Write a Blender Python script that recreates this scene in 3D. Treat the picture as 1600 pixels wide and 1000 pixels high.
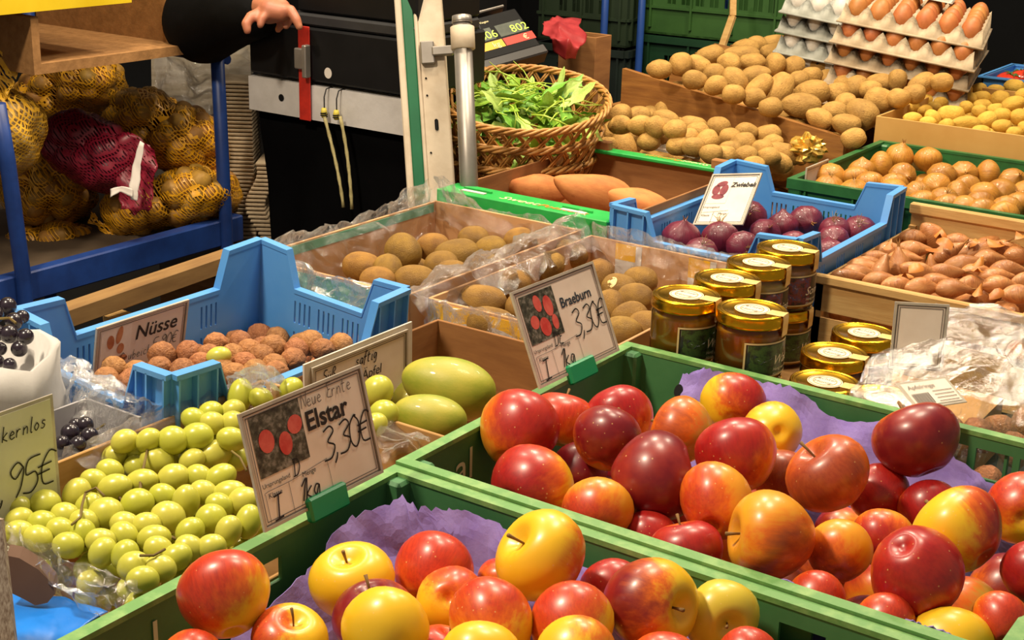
import bpy, bmesh, math, random
import numpy as np
from mathutils import Vector, Matrix, noise

for o in list(bpy.data.objects): bpy.data.objects.remove(o)
SC = bpy.context.scene
COL = SC.collection
random.seed(7); RNG = np.random.default_rng(7)

# ------------------------------------------------------------------ camera
F = 2240.0                       # focal length in pixels of the 1600 x 1000 frame
_A = np.array([3475., 862., -F]); _A /= np.linalg.norm(_A)
_B = np.array([1620., -710., F]); _B /= np.linalg.norm(_B)
_B -= _A*np.dot(_A, _B); _B /= np.linalg.norm(_B)
RM = np.array([_A, _B, np.cross(_A, _B)])     # camera (right, down, forward) -> world
CAM = np.array([0., 0., 1.47])
CR, CU, CB = RM@[1, 0, 0], RM@[0, -1, 0], RM@[0, 0, -1]
cam_data = bpy.data.cameras.new('camera'); cam_data.sensor_width = 36; cam_data.lens = F/1600*36
cam_data.clip_start = .02
cam = bpy.data.objects.new('camera', cam_data); COL.objects.link(cam)
mw = Matrix.Identity(4)
for i in range(3):
    mw[i][0], mw[i][1], mw[i][2], mw[i][3] = CR[i], CU[i], CB[i], CAM[i]
cam.matrix_world = mw
SC.camera = cam

# ------------------------------------------------------------------ world, lamps, exposure
world = bpy.data.worlds.new('night_market'); SC.world = world; world.use_nodes = True
bg = world.node_tree.nodes['Background']
bg.inputs[0].default_value = (1.0, .86, .70, 1); bg.inputs[1].default_value = .22
def lamp(name, loc, target, power, size, col=(1, .84, .62)):
    d = bpy.data.lights.new(name, 'AREA'); d.energy = power; d.size = size; d.shape = 'DISK'; d.color = col
    o = bpy.data.objects.new(name, d); COL.objects.link(o); o.location = loc
    o.rotation_euler = (Vector(target)-Vector(loc)).to_track_quat('-Z', 'Y').to_euler()
    return o
lamp('overhead_lamp', (-1.35, .30, 2.5), (-.75, 1.2, .8), 36, .20)
lamp('overhead_lamp', (-.75, 1.75, 2.75), (-.8, 1.6, .8), 24, .5)
lamp('overhead_lamp', (-1.5, 2.35, 2.6), (-1.1, 2.5, .8), 27, .25)
lamp('overhead_lamp', (-1.75, 1.55, 2.45), (-2.3, 1.8, .8), 17, .2)  # extra lamp, added to brighten the sack rack
lamp('overhead_lamp', (-.75, 3.1, 2.6), (-1.2, 3.2, .8), 23, .25)
SC.view_settings.view_transform = 'Standard'
SC.view_settings.look = 'None'
SC.view_settings.gamma = 1
SC.view_settings.use_curve_mapping = False
SC.view_settings.exposure = 0.12

# ------------------------------------------------------------------ geometry of the view
def _ray(px, py): return RM@np.array([px-800., py-500., F])
def WZ(px, py, z): r = _ray(px, py); return CAM+r*((z-CAM[2])/r[2])
def WX(px, py, x): r = _ray(px, py); return CAM+r*((x-CAM[0])/r[0])
def WY(px, py, y): r = _ray(px, py); return CAM+r*((y-CAM[1])/r[1])
def PD(px, py, d): return CAM+_ray(px, py)*d/F
def depth(p): return float(np.dot(np.asarray(p)-CAM, -CB))
def camdir(t): v = CR*t[0]+CU*t[1]+CB*t[2]; return v/np.linalg.norm(v)

# ------------------------------------------------------------------ object helpers
def tag(o, label=None, cat=None, group=None, kind=None):
    if label: o['label'] = label
    if cat: o['category'] = cat
    if group: o['group'] = group
    if kind: o['kind'] = kind
    return o
def thing(name, label, cat, loc=(0, 0, 0), rotz=0, group=None, rot=None):
    o = bpy.data.objects.new(name, None); COL.objects.link(o); o.empty_display_size = .03
    o.location = Vector([float(c) for c in loc]); o.rotation_euler = (0, 0, rotz)
    if rot is not None: o.rotation_euler = rot.to_euler()
    return tag(o, label, cat, group)
def mesh(name, v, f, mat=None, smooth=False):
    m = bpy.data.meshes.new(name)
    m.from_pydata([tuple(map(float, p)) for p in v], [], [tuple(map(int, q)) for q in f]); m.update()
    if mat: m.materials.append(mat)
    if smooth: m.polygons.foreach_set('use_smooth', [True]*len(m.polygons))
    return m
def put(name, me, parent=None, loc=None, mat=None):
    o = bpy.data.objects.new(name, me); COL.objects.link(o)
    if parent: o.parent = parent
    if loc is not None: o.location = Vector([float(c) for c in loc])
    if mat: me.materials.clear(); me.materials.append(mat)
    return o
def part(name, vf, mat, parent=None, smooth=False, kind=None):
    o = put(name, mesh(name, vf[0], vf[1], mat, smooth), parent)
    if kind: o['kind'] = kind
    return o
def join(*vfs):
    V, Fc = [], []
    for v, f in vfs:
        n = len(V); V += [tuple(p) for p in v]; Fc += [tuple(i+n for i in q) for q in f]
    return V, Fc
def box(x0, x1, y0, y1, z0, z1):
    v = [(x, y, z) for x in (x0, x1) for y in (y0, y1) for z in (z0, z1)]
    return v, [(0, 1, 3, 2), (4, 6, 7, 5), (0, 4, 5, 1), (2, 3, 7, 6), (0, 2, 6, 4), (1, 5, 7, 3)]
def xf(vf, M): return [tuple(M@Vector([float(c) for c in p])) for p in vf[0]], vf[1]
def bevel_box(x0, x1, y0, y1, z0, z1, b=.002, seg=1):
    bm = bmesh.new(); v, f = box(x0, x1, y0, y1, z0, z1)
    bv = [bm.verts.new(p) for p in v]
    for q in f: bm.faces.new([bv[i] for i in q])
    bmesh.ops.recalc_face_normals(bm, faces=bm.faces)
    bmesh.ops.bevel(bm, geom=list(bm.edges), offset=b, segments=seg, affect='EDGES', profile=.5)
    bm.verts.index_update()
    r = [tuple(p.co) for p in bm.verts], [tuple(x.index for x in q.verts) for q in bm.faces]
    bm.free(); return r
def beam(p, q, w, h, up=(0, 0, 1), b=.0015):
    p, q = Vector([float(c) for c in p]), Vector([float(c) for c in q]); d = q-p; L = d.length; d.normalize()
    s = d.cross(Vector([float(c) for c in up])).normalized(); u = s.cross(d)
    M = Matrix(((d.x, s.x, u.x, p.x), (d.y, s.y, u.y, p.y), (d.z, s.z, u.z, p.z), (0, 0, 0, 1)))
    return xf(bevel_box(0, L, -w/2, w/2, -h/2, h/2, b), M)
def tube(pts, r, n=6, closed=False):
    P = np.array(pts, float); m = len(P)
    rr = np.full(m, r) if np.isscalar(r) else np.array(r, float)
    if closed: T = np.roll(P, -1, 0)-np.roll(P, 1, 0)
    else: T = np.gradient(P, axis=0)
    T /= np.linalg.norm(T, axis=1)[:, None]+1e-12
    a = np.array([0, 0, 1.]) if abs(T[0][2]) < .9 else np.array([1., 0, 0])
    V = []; N = np.cross(T[0], a); N /= np.linalg.norm(N)
    for i in range(m):
        N = N-T[i]*np.dot(N, T[i]); N /= np.linalg.norm(N)+1e-12; Bn = np.cross(T[i], N)
        for k in range(n):
            t = 2*math.pi*k/n; V.append(P[i]+rr[i]*(math.cos(t)*N+math.sin(t)*Bn))
    Fc = []
    for i in range(m if closed else m-1):
        j = (i+1) % m
        for k in range(n):
            l = (k+1) % n; Fc.append((i*n+k, i*n+l, j*n+l, j*n+k))
    if not closed: Fc += [tuple(range(n-1, -1, -1)), tuple((m-1)*n+k for k in range(n))]
    return V, Fc
def lathe(prof, n=32, cap=True):
    V = []; Fc = []
    for r, z in prof:
        for k in range(n):
            t = 2*math.pi*k/n; V.append((r*math.cos(t), r*math.sin(t), z))
    for i in range(len(prof)-1):
        for k in range(n):
            l = (k+1) % n; Fc.append((i*n+k, i*n+l, (i+1)*n+l, (i+1)*n+k))
    if cap: Fc += [tuple(range(n-1, -1, -1)), tuple((len(prof)-1)*n+k for k in range(n))]
    return V, Fc
def ribbon(pts, w, z=0):
    """flat pen stroke in the xy plane"""
    P = np.array(pts, float)
    if len(P) > 2:                                     # smooth the stroke
        Q = []
        for i in range(len(P)-1):
            p0, p1, p2, p3 = P[max(i-1, 0)], P[i], P[i+1], P[min(i+2, len(P)-1)]
            for t in (0, .25, .5, .75):
                Q.append(.5*((2*p1)+(-p0+p2)*t+(2*p0-5*p1+4*p2-p3)*t*t+(-p0+3*p1-3*p2+p3)*t**3))
        P = np.array(Q+[P[-1]])
    T = np.gradient(P, axis=0); T /= np.linalg.norm(T, axis=1)[:, None]+1e-9
    N = np.stack([-T[:, 1], T[:, 0]], 1)*w/2
    V = [(a[0], a[1], z) for a in P+N]+[(a[0], a[1], z) for a in P-N]; m = len(P)
    return V, [(i+m, i+1+m, i+1, i) for i in range(m-1)]
def blob(nu, nv, fn):
    """closed surface: fn(theta from +z, phi) -> xyz"""
    V = [fn(0, 0)]; Fc = []
    for j in range(1, nv):
        for i in range(nu): V.append(fn(math.pi*j/nv, 2*math.pi*i/nu))
    V.append(fn(math.pi, 0)); b = len(V)-1
    for i in range(nu):
        k = (i+1) % nu
        Fc.append((0, 1+i, 1+k)); Fc.append((b, 1+(nv-2)*nu+k, 1+(nv-2)*nu+i))
        for j in range(nv-2):
            a = 1+j*nu; Fc.append((a+i, a+nu+i, a+nu+k, a+k))
    return V, Fc
def nz(p, s=1.0, o=0): return noise.noise(Vector((p[0]*s+o*3.7, p[1]*s-o*5.1, p[2]*s+o*1.9)))
def gridwall(L, H, holes, th, prof=None, zdip=None, xs=()):
    """upright panel in (s, d, z): real openings, optional stepped top edge"""
    X = sorted(set([0, L]+[h[0] for h in holes]+[h[1] for h in holes]+list(xs)))
    Z = sorted(set([0, zdip or H]+[h[2] for h in holes]+[h[3] for h in holes]))
    if prof: Z = Z+[None]
    nX, nZ = len(X), len(Z)
    def zz(i, j): return prof(X[i]) if Z[j] is None else Z[j]
    V = [(X[i], d, zz(i, j)) for d in (0, th) for i in range(nX) for j in range(nZ)]
    idx = lambda d, i, j: d*nX*nZ+i*nZ+j
    def inc(i, j):
        if not (0 <= i < nX-1 and 0 <= j < nZ-1): return False
        if Z[j+1] is None: return True
        cx, cz = (X[i]+X[i+1])/2, (Z[j]+Z[j+1])/2
        return not any(h[0] < cx < h[1] and h[2] < cz < h[3] for h in holes)
    Fc = []
    for i in range(nX-1):
        for j in range(nZ-1):
            if not inc(i, j): continue
            a, b, c, d = [(i, j), (i+1, j), (i+1, j+1), (i, j+1)]
            Fc.append((idx(0, *a), idx(0, *b), idx(0, *c), idx(0, *d)))
            Fc.append((idx(1, *d), idx(1, *c), idx(1, *b), idx(1, *a)))
            for (p, q), nb in (((a, b), (i, j-1)), ((b, c), (i+1, j)), ((c, d), (i, j+1)), ((d, a), (i-1, j))):
                if not inc(*nb): Fc.append((idx(0, *q), idx(0, *p), idx(1, *p), idx(1, *q)))
    used = sorted({i for q in Fc for i in q}); mp = {u: k for k, u in enumerate(used)}
    return [V[u] for u in used], [tuple(mp[i] for i in q) for q in Fc]
def basis(x, y, z, o=(0, 0, 0)):
    return Matrix(((x[0], y[0], z[0], o[0]), (x[1], y[1], z[1], o[1]), (x[2], y[2], z[2], o[2]), (0, 0, 0, 1)))
def sheet(rows, nu, nv, amp=.004, fs=30, seed=0, th=0, jag=0, fold=0):
    """crumpled sheet through a grid of control points"""
    G = np.array([[list(map(float, p)) for p in r] for r in rows]); a, b = G.shape[:2]
    V = []
    def samp(s, t):
        x, y = s*(a-1), t*(b-1); i, j = min(int(x), a-2), min(int(y), b-2); x -= i; y -= j
        x = x*x*(3-2*x)*.5+x*.5; y = y*y*(3-2*y)*.5+y*.5
        return (G[i, j]*(1-x)*(1-y)+G[i+1, j]*x*(1-y)+G[i, j+1]*(1-x)*y+G[i+1, j+1]*x*y)
    for i in range(nu+1):
        for j in range(nv+1):
            s, t = i/nu, j/nv
            if jag: 
                s2 = s-(jag*abs(nz((t*40, seed, 0), 1))+jag*.6*abs(nz((t*11, seed+4, 0), 1)))*max(0, (s-.5)*2)
            else: s2 = s
            p = samp(max(s2, 0), t); q = Vector(p)
            d = Vector((nz(q, fs, seed), nz(q, fs, seed+9), nz(q, fs, seed+17)))*amp
            d += Vector((nz(q, fs*3, seed+2), nz(q, fs*3, seed+5), nz(q, fs*3, seed+7)))*amp*.45
            if fold: d += Vector((0, 0, 1))*fold*abs(nz(q, fs*.4, seed+31))
            V.append(tuple(q+d))
    Fc = [(i*(nv+1)+j, (i+1)*(nv+1)+j, (i+1)*(nv+1)+j+1, i*(nv+1)+j+1) for i in range(nu) for j in range(nv)]
    if th:                                            # give it thickness
        n = len(V); m = mesh('tmp', V, Fc); N = [tuple(v.normal) for v in m.vertices]; bpy.data.meshes.remove(m)
        V2 = V+[tuple(np.array(V[k])-np.array(N[k])*th) for k in range(n)]
        F2 = Fc+[tuple(i+n for i in reversed(q)) for q in Fc]
        rim = [j for j in range(nv+1)]+[i*(nv+1)+nv for i in range(1, nu+1)]+[nu*(nv+1)+j for j in range(nv-1, -1, -1)]+[i*(nv+1) for i in range(nu-1, 0, -1)]
        for k in range(len(rim)):
            p, q = rim[k], rim[(k+1) % len(rim)]; F2.append((p, q, q+n, p+n))
        return V2, F2
    return V, Fc

# ------------------------------------------------------------------ materials
def lin(h):
    if not isinstance(h, str): return tuple(h)
    h = h.lstrip('#'); c = [int(h[i:i+2], 16)/255 for i in (0, 2, 4)]
    return tuple(x/12.92 if x <= .04045 else ((x+.055)/1.055)**2.4 for x in c)
MATS = {}
class NT:
    def __init__(s, name):
        s.m = bpy.data.materials.new(name); s.m.use_nodes = True; s.t = s.m.node_tree; s.n = s.t.nodes
        s.b = s.n['Principled BSDF']; s.out = s.n['Material Output']
    def new(s, typ, **kw):
        k = s.n.new('ShaderNode'+typ)
        for a, v in kw.items(): setattr(k, a, v)
        return k
    def ln(s, a, b): s.t.links.new(a, b)
    def coords(s, scale=(1, 1, 1), kind='Object'):
        tc = s.new('TexCoord'); mp = s.new('Mapping'); mp.inputs['Scale'].default_value = scale
        s.ln(tc.outputs[kind], mp.inputs[0]); return mp.outputs[0]
    def noise(s, vec, scale, detail=4, rough=.6):
        k = s.new('TexNoise'); k.inputs['Scale'].default_value = scale; k.inputs['Detail'].default_value = detail
        k.inputs['Roughness'].default_value = rough; s.ln(vec, k.inputs['Vector']); return k.outputs['Fac']
    def ramp(s, fac, stops, interp='LINEAR'):
        k = s.new('ValToRGB'); e = k.color_ramp.elements; k.color_ramp.interpolation = interp
        while len(e) < len(stops): e.new(.5)
        for el, (p, c) in zip(e, stops): el.position = p; el.color = (*lin(c), 1)
        s.ln(fac, k.inputs[0]); return k.outputs[0]
    def mix(s, fac, a, b, mode='MIX'):
        k = s.new('Mix', data_type='RGBA', blend_type=mode)
        for sock, v in ((k.inputs['Factor'], fac), (k.inputs[6], a), (k.inputs[7], b)):
            if hasattr(v, 'is_linked') or hasattr(v, 'links'): s.ln(v, sock)
            elif isinstance(v, (int, float)): sock.default_value = v
            else: sock.default_value = (*lin(v), 1)
        return k.outputs[2]
    def math(s, op, a, b=None, c=None, clamp=False):
        k = s.new('Math', operation=op, use_clamp=clamp)
        for i, v in enumerate((a, b, c)):
            if v is None: continue
            if isinstance(v, (int, float)): k.inputs[i].default_value = v
            else: s.ln(v, k.inputs[i])
        return k.outputs[0]
    def bump(s, h, strength, dist=.002):
        k = s.new('Bump'); k.inputs['Strength'].default_value = strength; k.inputs['Distance'].default_value = dist
        s.ln(h, k.inputs['Height']); s.ln(k.outputs[0], s.b.inputs['Normal'])
    def col(s, v):
        if isinstance(v, (str, tuple)): s.b.inputs['Base Color'].default_value = (*lin(v), 1)
        else: s.ln(v, s.b.inputs['Base Color'])
    def set(s, **kw):
        nm = dict(rough='Roughness', metal='Metallic', spec='Specular IOR Level', coat='Coat Weight', sss='Subsurface Weight', trans='Transmission Weight', ior='IOR', alpha='Alpha', sheen='Sheen Weight', coatr='Coat Roughness')
        for k, v in kw.items(): s.b.inputs[nm[k]].default_value = v
def M(name, c, c2=None, rough=.5, scale=8, lo=.35, hi=.65, stretch=(1, 1, 1), bump=0, bscale=None, bdist=.002, rnd=0, **kw):
    if name in MATS: return MATS[name]
    t = NT(name); v = t.coords(stretch); cc = c
    if c2:
        cc = t.ramp(t.noise(v, scale), [(lo, c), (hi, c2)])
    if rnd:
        oi = t.new('ObjectInfo'); hs = t.new('HueSaturation')
        t.ln(t.math('MULTIPLY_ADD', oi.outputs['Random'], rnd, 1-rnd*.5), hs.inputs['Value'])
        fr = t.math('FRACT', t.math('MULTIPLY', oi.outputs['Random'], 7.31))
        t.ln(t.math('MULTIPLY_ADD', fr, rnd*.08, .5-rnd*.04), hs.inputs['Hue'])
        if isinstance(cc, (str, tuple)): hs.inputs['Color'].default_value = (*lin(cc), 1)
        else: t.ln(cc, hs.inputs['Color'])
        cc = hs.outputs[0]
    t.col(cc); t.set(rough=rough, **kw)
    if bump: t.bump(t.noise(v, bscale or scale*4, 5), bump, bdist)
    MATS[name] = t.m; return t.m

def apple_material():
    t = NT('apple_skin')
    def oa(n):
        k = t.new('Attribute', attribute_type='OBJECT', attribute_name=n); return k
    tc = t.new('TexCoord'); nr = t.new('VectorMath', operation='NORMALIZE'); t.ln(tc.outputs['Object'], nr.inputs[0])
    dt = t.new('VectorMath', operation='DOT_PRODUCT'); t.ln(nr.outputs[0], dt.inputs[0]); t.ln(oa('blush_dir').outputs['Vector'], dt.inputs[1])
    off = t.new('ObjectInfo'); ad = t.new('VectorMath', operation='ADD'); t.ln(tc.outputs['Object'], ad.inputs[0])
    cb = t.new('CombineXYZ'); t.ln(t.math('MULTIPLY', off.outputs['Random'], 40), cb.inputs[0]); t.ln(cb.outputs[0], ad.inputs[1])
    mp = t.new('Mapping'); mp.inputs['Scale'].default_value = (7, 7, 1.1); t.ln(ad.outputs[0], mp.inputs[0])
    streak = t.noise(mp.outputs[0], 1.6, 5, .65)
    soft = t.noise(ad.outputs[0], 1.6, 4, .6)
    h = t.math('ADD', t.math('ADD', dt.outputs['Value'], t.math('MULTIPLY_ADD', streak, 1.0, -.5)), t.math('MULTIPLY_ADD', soft, 1.3, -.65))
    fac = t.new('MapRange', interpolation_type='SMOOTHSTEP'); t.ln(h, fac.inputs[0])
    am = oa('blush_amount').outputs['Fac']                     # -1 none .. 1 all over
    t.ln(t.math('MULTIPLY_ADD', am, -1, -.32), fac.inputs[1]); t.ln(t.math('MULTIPLY_ADD', am, -1, .95), fac.inputs[2])
    fl = t.noise(ad.outputs[0], 3.0, 5)
    ground = t.mix(t.math('MULTIPLY', fl, .22), oa('ground').outputs['Color'], '#c89a2a')
    fine = t.noise(mp.outputs[0], 4, 4, .7)
    red = t.mix(t.ramp(fine, [(.4, (0, 0, 0)), (.8, (.6, .6, .6))]), oa('blush').outputs['Color'], '#6d0e16')
    red = t.mix(t.math('MULTIPLY', t.ramp(soft, [(.45, (0, 0, 0)), (.75, (1, 1, 1))]), .35), red, '#d8502a')
    mid = t.mix(t.math('MULTIPLY', fac.outputs[0], 2.2, clamp=True), ground, '#dd6a1c'); c = t.mix(t.math('MULTIPLY_ADD', fac.outputs[0], 1.8, -.8, clamp=True), mid, red)
    vo = t.new('TexVoronoi'); vo.inputs['Scale'].default_value = 9; t.ln(ad.outputs[0], vo.inputs['Vector'])
    dots = t.math('MULTIPLY', t.math('LESS_THAN', vo.outputs['Distance'], .09), .45)
    c = t.mix(dots, c, '#e6c27a')
    t.col(c); t.set(rough=.36, spec=.5, coat=.2, coatr=.2, sss=.05)
    t.b.inputs['Subsurface Radius'].default_value = (.02, .008, .004)
    return t.m
def onion_material(name, a, b, streakcol, rough=.35):
    t = NT(name); tc = t.new('TexCoord'); sp = t.new('SeparateXYZ'); t.ln(tc.outputs['Object'], sp.inputs[0])
    ang = t.math('ARCTAN2', sp.outputs[1], sp.outputs[0])
    cb = t.new('CombineXYZ'); t.ln(t.math('MULTIPLY', t.math('SINE', ang), 6), cb.inputs[0]); t.ln(t.math('MULTIPLY', t.math('COSINE', ang), 6), cb.inputs[1]); t.ln(sp.outputs[2], cb.inputs[2])
    oi = t.new('ObjectInfo'); ad = t.new('VectorMath', operation='ADD'); t.ln(cb.outputs[0], ad.inputs[0]); cc = t.new('CombineXYZ'); t.ln(t.math('MULTIPLY', oi.outputs['Random'], 50), cc.inputs[2]); t.ln(cc.outputs[0], ad.inputs[1])
    n1 = t.noise(ad.outputs[0], 2.2, 5, .7); n2 = t.noise(tc.outputs['Object'], 2, 3)
    c = t.mix(t.ramp(n2, [(.3, (0, 0, 0)), (.7, (1, 1, 1))]), a, b)
    c = t.mix(t.math('MULTIPLY', t.ramp(n1, [(.5, (0, 0, 0)), (.72, (1, 1, 1))]), .85), c, streakcol)
    hs = t.new('HueSaturation'); t.ln(c, hs.inputs['Color']); t.ln(t.math('MULTIPLY_ADD', oi.outputs['Random'], .35, .82), hs.inputs['Value'])
    t.col(hs.outputs[0]); t.set(rough=rough, coat=.15); t.bump(n1, .25, .01); return t.m
def film_material(name='clear_film', base=.035, edge=.75, tint=(.95, .95, .95), rough=.12, diff=.22):
    t = NT(name); t.n.remove(t.b)
    tr = t.new('BsdfTransparent'); gl = t.new('BsdfGlossy'); gl.inputs['Roughness'].default_value = rough; gl.inputs['Color'].default_value = (*tint, 1)
    df = t.new('BsdfTranslucent'); df.inputs['Color'].default_value = (.9, .9, .9, 1)
    d2 = t.new('BsdfDiffuse'); d2.inputs['Color'].default_value = (.9, .9, .9, 1)
    mx0 = t.new('MixShader'); t.ln(df.outputs[0], mx0.inputs[1]); t.ln(d2.outputs[0], mx0.inputs[2])
    mx1 = t.new('MixShader'); mx1.inputs[0].default_value = diff; t.ln(gl.outputs[0], mx1.inputs[1]); t.ln(mx0.outputs[0], mx1.inputs[2])
    fr = t.new('Fresnel'); fr.inputs['IOR'].default_value = 1.5
    n = t.noise(t.coords(), 60, 5, .7); bp = t.new('Bump'); bp.inputs['Strength'].default_value = .8; bp.inputs['Distance'].default_value = .006
    t.ln(n, bp.inputs['Height']); t.ln(bp.outputs[0], gl.inputs['Normal']); t.ln(bp.outputs[0], fr.inputs['Normal'])
    fac = t.math('MULTIPLY_ADD', fr.outputs[0], edge, base, clamp=True)
    mx = t.new('MixShader'); t.ln(fac, mx.inputs[0]); t.ln(tr.outputs[0], mx.inputs[1]); t.ln(mx1.outputs[0], mx.inputs[2])
    t.ln(mx.outputs[0], t.out.inputs[0]); return t.m
def net_material(name, c, scale=60, width=.32):
    t = NT(name); v = t.coords()
    def wave(rot):
        mp = t.new('Mapping'); mp.inputs['Rotation'].default_value = rot; t.ln(v, mp.inputs[0])
        w = t.new('TexWave'); w.inputs['Scale'].default_value = scale; w.inputs['Distortion'].default_value = .5; w.inputs['Detail'].default_value = 1
        t.ln(mp.outputs[0], w.inputs[0]); return w.outputs['Fac']
    a = t.math('MAXIMUM', wave((.3, .5, .8)), wave((-.4, .6, -.7)))
    al = t.math('GREATER_THAN', a, 1-width*.45)
    t.col(c); t.set(rough=.4, spec=.5); t.ln(al, t.b.inputs['Alpha']); return t.m

PAPER = M('white_card', '#e9dccd', '#dccbb9', scale=14, rough=.45)
INK = M('black_ink', '#1c1716', rough=.6)
GREYINK = M('faded_ink', '#6b625c', rough=.6)
CARDBOARD = M('cardboard', '#b58a55', '#a3773f', scale=9, stretch=(1, 1, 6), rough=.85, bump=.1)
CARDDARK = M('kraft_cardboard', '#9c6c3c', '#875a30', scale=9, stretch=(1, 1, 6), rough=.85, bump=.1)
GREENC = M('shaded_green_crate_plastic', '#3f7446', '#4a8050', scale=14, rough=.5, bump=.08, bscale=120)  # walls darker than the scuffed rim: inner shade put into the colour
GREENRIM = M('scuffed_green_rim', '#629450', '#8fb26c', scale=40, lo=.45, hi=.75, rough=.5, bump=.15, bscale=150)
GREEND = M('dark_green_crate_plastic', '#235a2c', '#2c6a36', scale=25, rough=.45)
BLUEC = M('blue_crate_plastic', '#4f94dd', '#5b9de0', scale=12, rough=.38)
PURPLE = M('purple_pulp_paper', '#8470bc', '#9482c6', scale=30, rough=.9, bump=.4, bscale=90)
FILM = film_material()
BAGF = film_material('bag_film', .05, .42, diff=.10)
MILK = film_material('milky_film', .12, .8)
WOOD = M('crate_wood', '#9c6a2e', '#7c4e1e', scale=5, stretch=(1.5, 12, 12), rough=.6, bump=.25, bscale=18)
PALEWOOD = M('pale_spruce_wood', '#cda769', '#b98d50', scale=5, stretch=(1.5, 14, 14), rough=.75, bump=.25, bscale=20)
BLUEM = M('blue_rack_paint', '#1d3f86', '#16306b', scale=12, rough=.45, bump=.1)
BLACK = M('black_plastic', '#0b0b0d', '#121214', scale=10, rough=.5, spec=.25)
SILVER = M('brushed_steel', '#a09a94', '#8a847e', scale=12, rough=.42, metal=.7)

# ================================================================== setting
ft = NT('wet_asphalt'); fv = ft.coords(); ft.col(ft.ramp(ft.noise(fv, 3), [(.3, '#191715'), (.7, '#2a2724')])); ft.set(rough=.6); ft.bump(ft.noise(fv, 60), .3)
tag(part('floor', box(-7, 4, -2, 9, -.1, 0), ft.m), kind='structure')
DARKWALL = M('dark_tarpaulin', '#0e0f10', '#15171a', scale=3, rough=.8)
tag(part('wall_back', box(-7, 4, 7.4, 7.5, 0, 3.2), DARKWALL), kind='structure')
tag(part('wall_left', box(-5.1, -5.0, -2, 7.4, 0, 3.2), DARKWALL), kind='structure')

tb = thing('display_table', 'long market table under a dark cloth carrying all the crates', 'table', (-.85, 2.1, 0))
CLOTH = M('dark_table_cloth', '#20262a', '#2a3032', scale=30, rough=.9)
part('tabletop', box(-.56, .95, -1.8, -.03, .685, .72), CLOTH, tb); part('tabletop', box(-.85, .95, -.03, 1.75, .685, .72), CLOTH, tb)
for lx in (-.5, .85):
    for ly in (-1.7, 0, 1.62): part('leg', bevel_box(lx-.025, lx+.025, ly-.025, ly+.025, 0, .69), SILVER, tb)

# ================================================================== crates
def ring(x0, x1, y0, y1, z0, z1, w):
    o = [(x0, y0), (x1, y0), (x1, y1), (x0, y1)]; i = [(x0+w, y0+w), (x1-w, y0+w), (x1-w, y1-w), (x0+w, y1-w)]
    v = [(a, b, z) for z in (z0, z1) for a, b in o]+[(a, b, z) for z in (z0, z1) for a, b in i]; f = []
    for k in range(4):
        l = (k+1) % 4
        f += [(k, l, 4+l, 4+k), (8+l, 8+k, 12+k, 12+l), (4+k, 4+l, 12+l, 12+k), (l, k, 8+k, 8+l)]
    return v, f
def wallxf(side, lx, ly):
    """maps (s, d, z) of a panel onto a box side, d pointing inwards"""
    return {'y0': Matrix(((1, 0, 0, 0), (0, 1, 0, 0), (0, 0, 1, 0), (0, 0, 0, 1))),
            'y1': Matrix(((-1, 0, 0, lx), (0, -1, 0, ly), (0, 0, 1, 0), (0, 0, 0, 1))),
            'x0': Matrix(((0, 1, 0, 0), (-1, 0, 0, ly), (0, 0, 1, 0), (0, 0, 0, 1))),
            'x1': Matrix(((0, -1, 0, lx), (1, 0, 0, 0), (0, 0, 1, 0), (0, 0, 0, 1)))}[side]
def text_vf(s, size=1.0, shear=0, bold=0, align='LEFT'):
    c = bpy.data.curves.new('t', 'FONT'); c.body = s; c.size = size; c.shear = shear; c.offset = bold; c.align_x = align; c.resolution_u = 3
    o = bpy.data.objects.new('t', c); COL.objects.link(o)
    m = o.to_mesh(); r = [tuple(v.co) for v in m.vertices], [tuple(p.vertices) for p in m.polygons]
    o.to_mesh_clear(); bpy.data.objects.remove(o); bpy.data.curves.remove(c); return r
LIGHTMARK = M('pale_moulded_edge', '#c9d8b8', rough=.5)
def green_crate(name, label, x0, x1, y0, y1, z1, mat, holes, marks=(), H=.18, rimmat=None):
    lx, ly = x1-x0, y1-y0
    t = thing(name, label, 'crate', (x0, y0, z1-H))
    part('base', box(.004, lx-.004, .004, ly-.004, 0, .005), mat, t)
    for sd in ('y0', 'y1', 'x0', 'x1'):
        L = lx if sd[0] == 'y' else ly; e = 0 if sd[0] == 'y' else .004
        vf = gridwall(L-2*e, H-.004, holes.get(sd, []), .004)
        w = part('side_wall', xf((([(p[0]+e, p[1]+.002, p[2]) for p in vf[0]]), vf[1]), wallxf(sd, lx, ly)), mat, t)
        # vertical stiffening ribs outside
        for s in np.arange(.03, L-.02, .09): part('rib', xf(box(s-.0015, s+.0015, -.006, .002, .01, H-.02), wallxf(sd, lx, ly)), mat, w)
        for (msd, s, z, size) in marks:
            if msd == sd:
                tv = text_vf('al', size, bold=.0)
                tv = ([(s-p[0], .0075, z+p[1]) for p in tv[0]], [tuple(reversed(q)) for q in tv[1]])
                part('moulded_mark', xf(tv, wallxf(sd, lx, ly)), LIGHTMARK, w)
    bm_r = ring(-.006, lx+.006, -.006, ly+.006, H-.005, H, .013)
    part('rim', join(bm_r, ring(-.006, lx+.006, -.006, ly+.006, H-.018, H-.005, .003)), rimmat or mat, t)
    for cx, cy in ((0, 0), (lx, 0), (0, ly), (lx, ly)):
        sx, sy = (1 if cx == 0 else -1), (1 if cy == 0 else -1)
        xa, xb = sorted((cx-.004*sx, cx+.022*sx)); ya, yb = sorted((cy-.004*sy, cy+.022*sy))
        part('corner_post', bevel_box(xa, xb, ya, yb, 0, H-.004, .003), mat, t)
    return t
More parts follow.
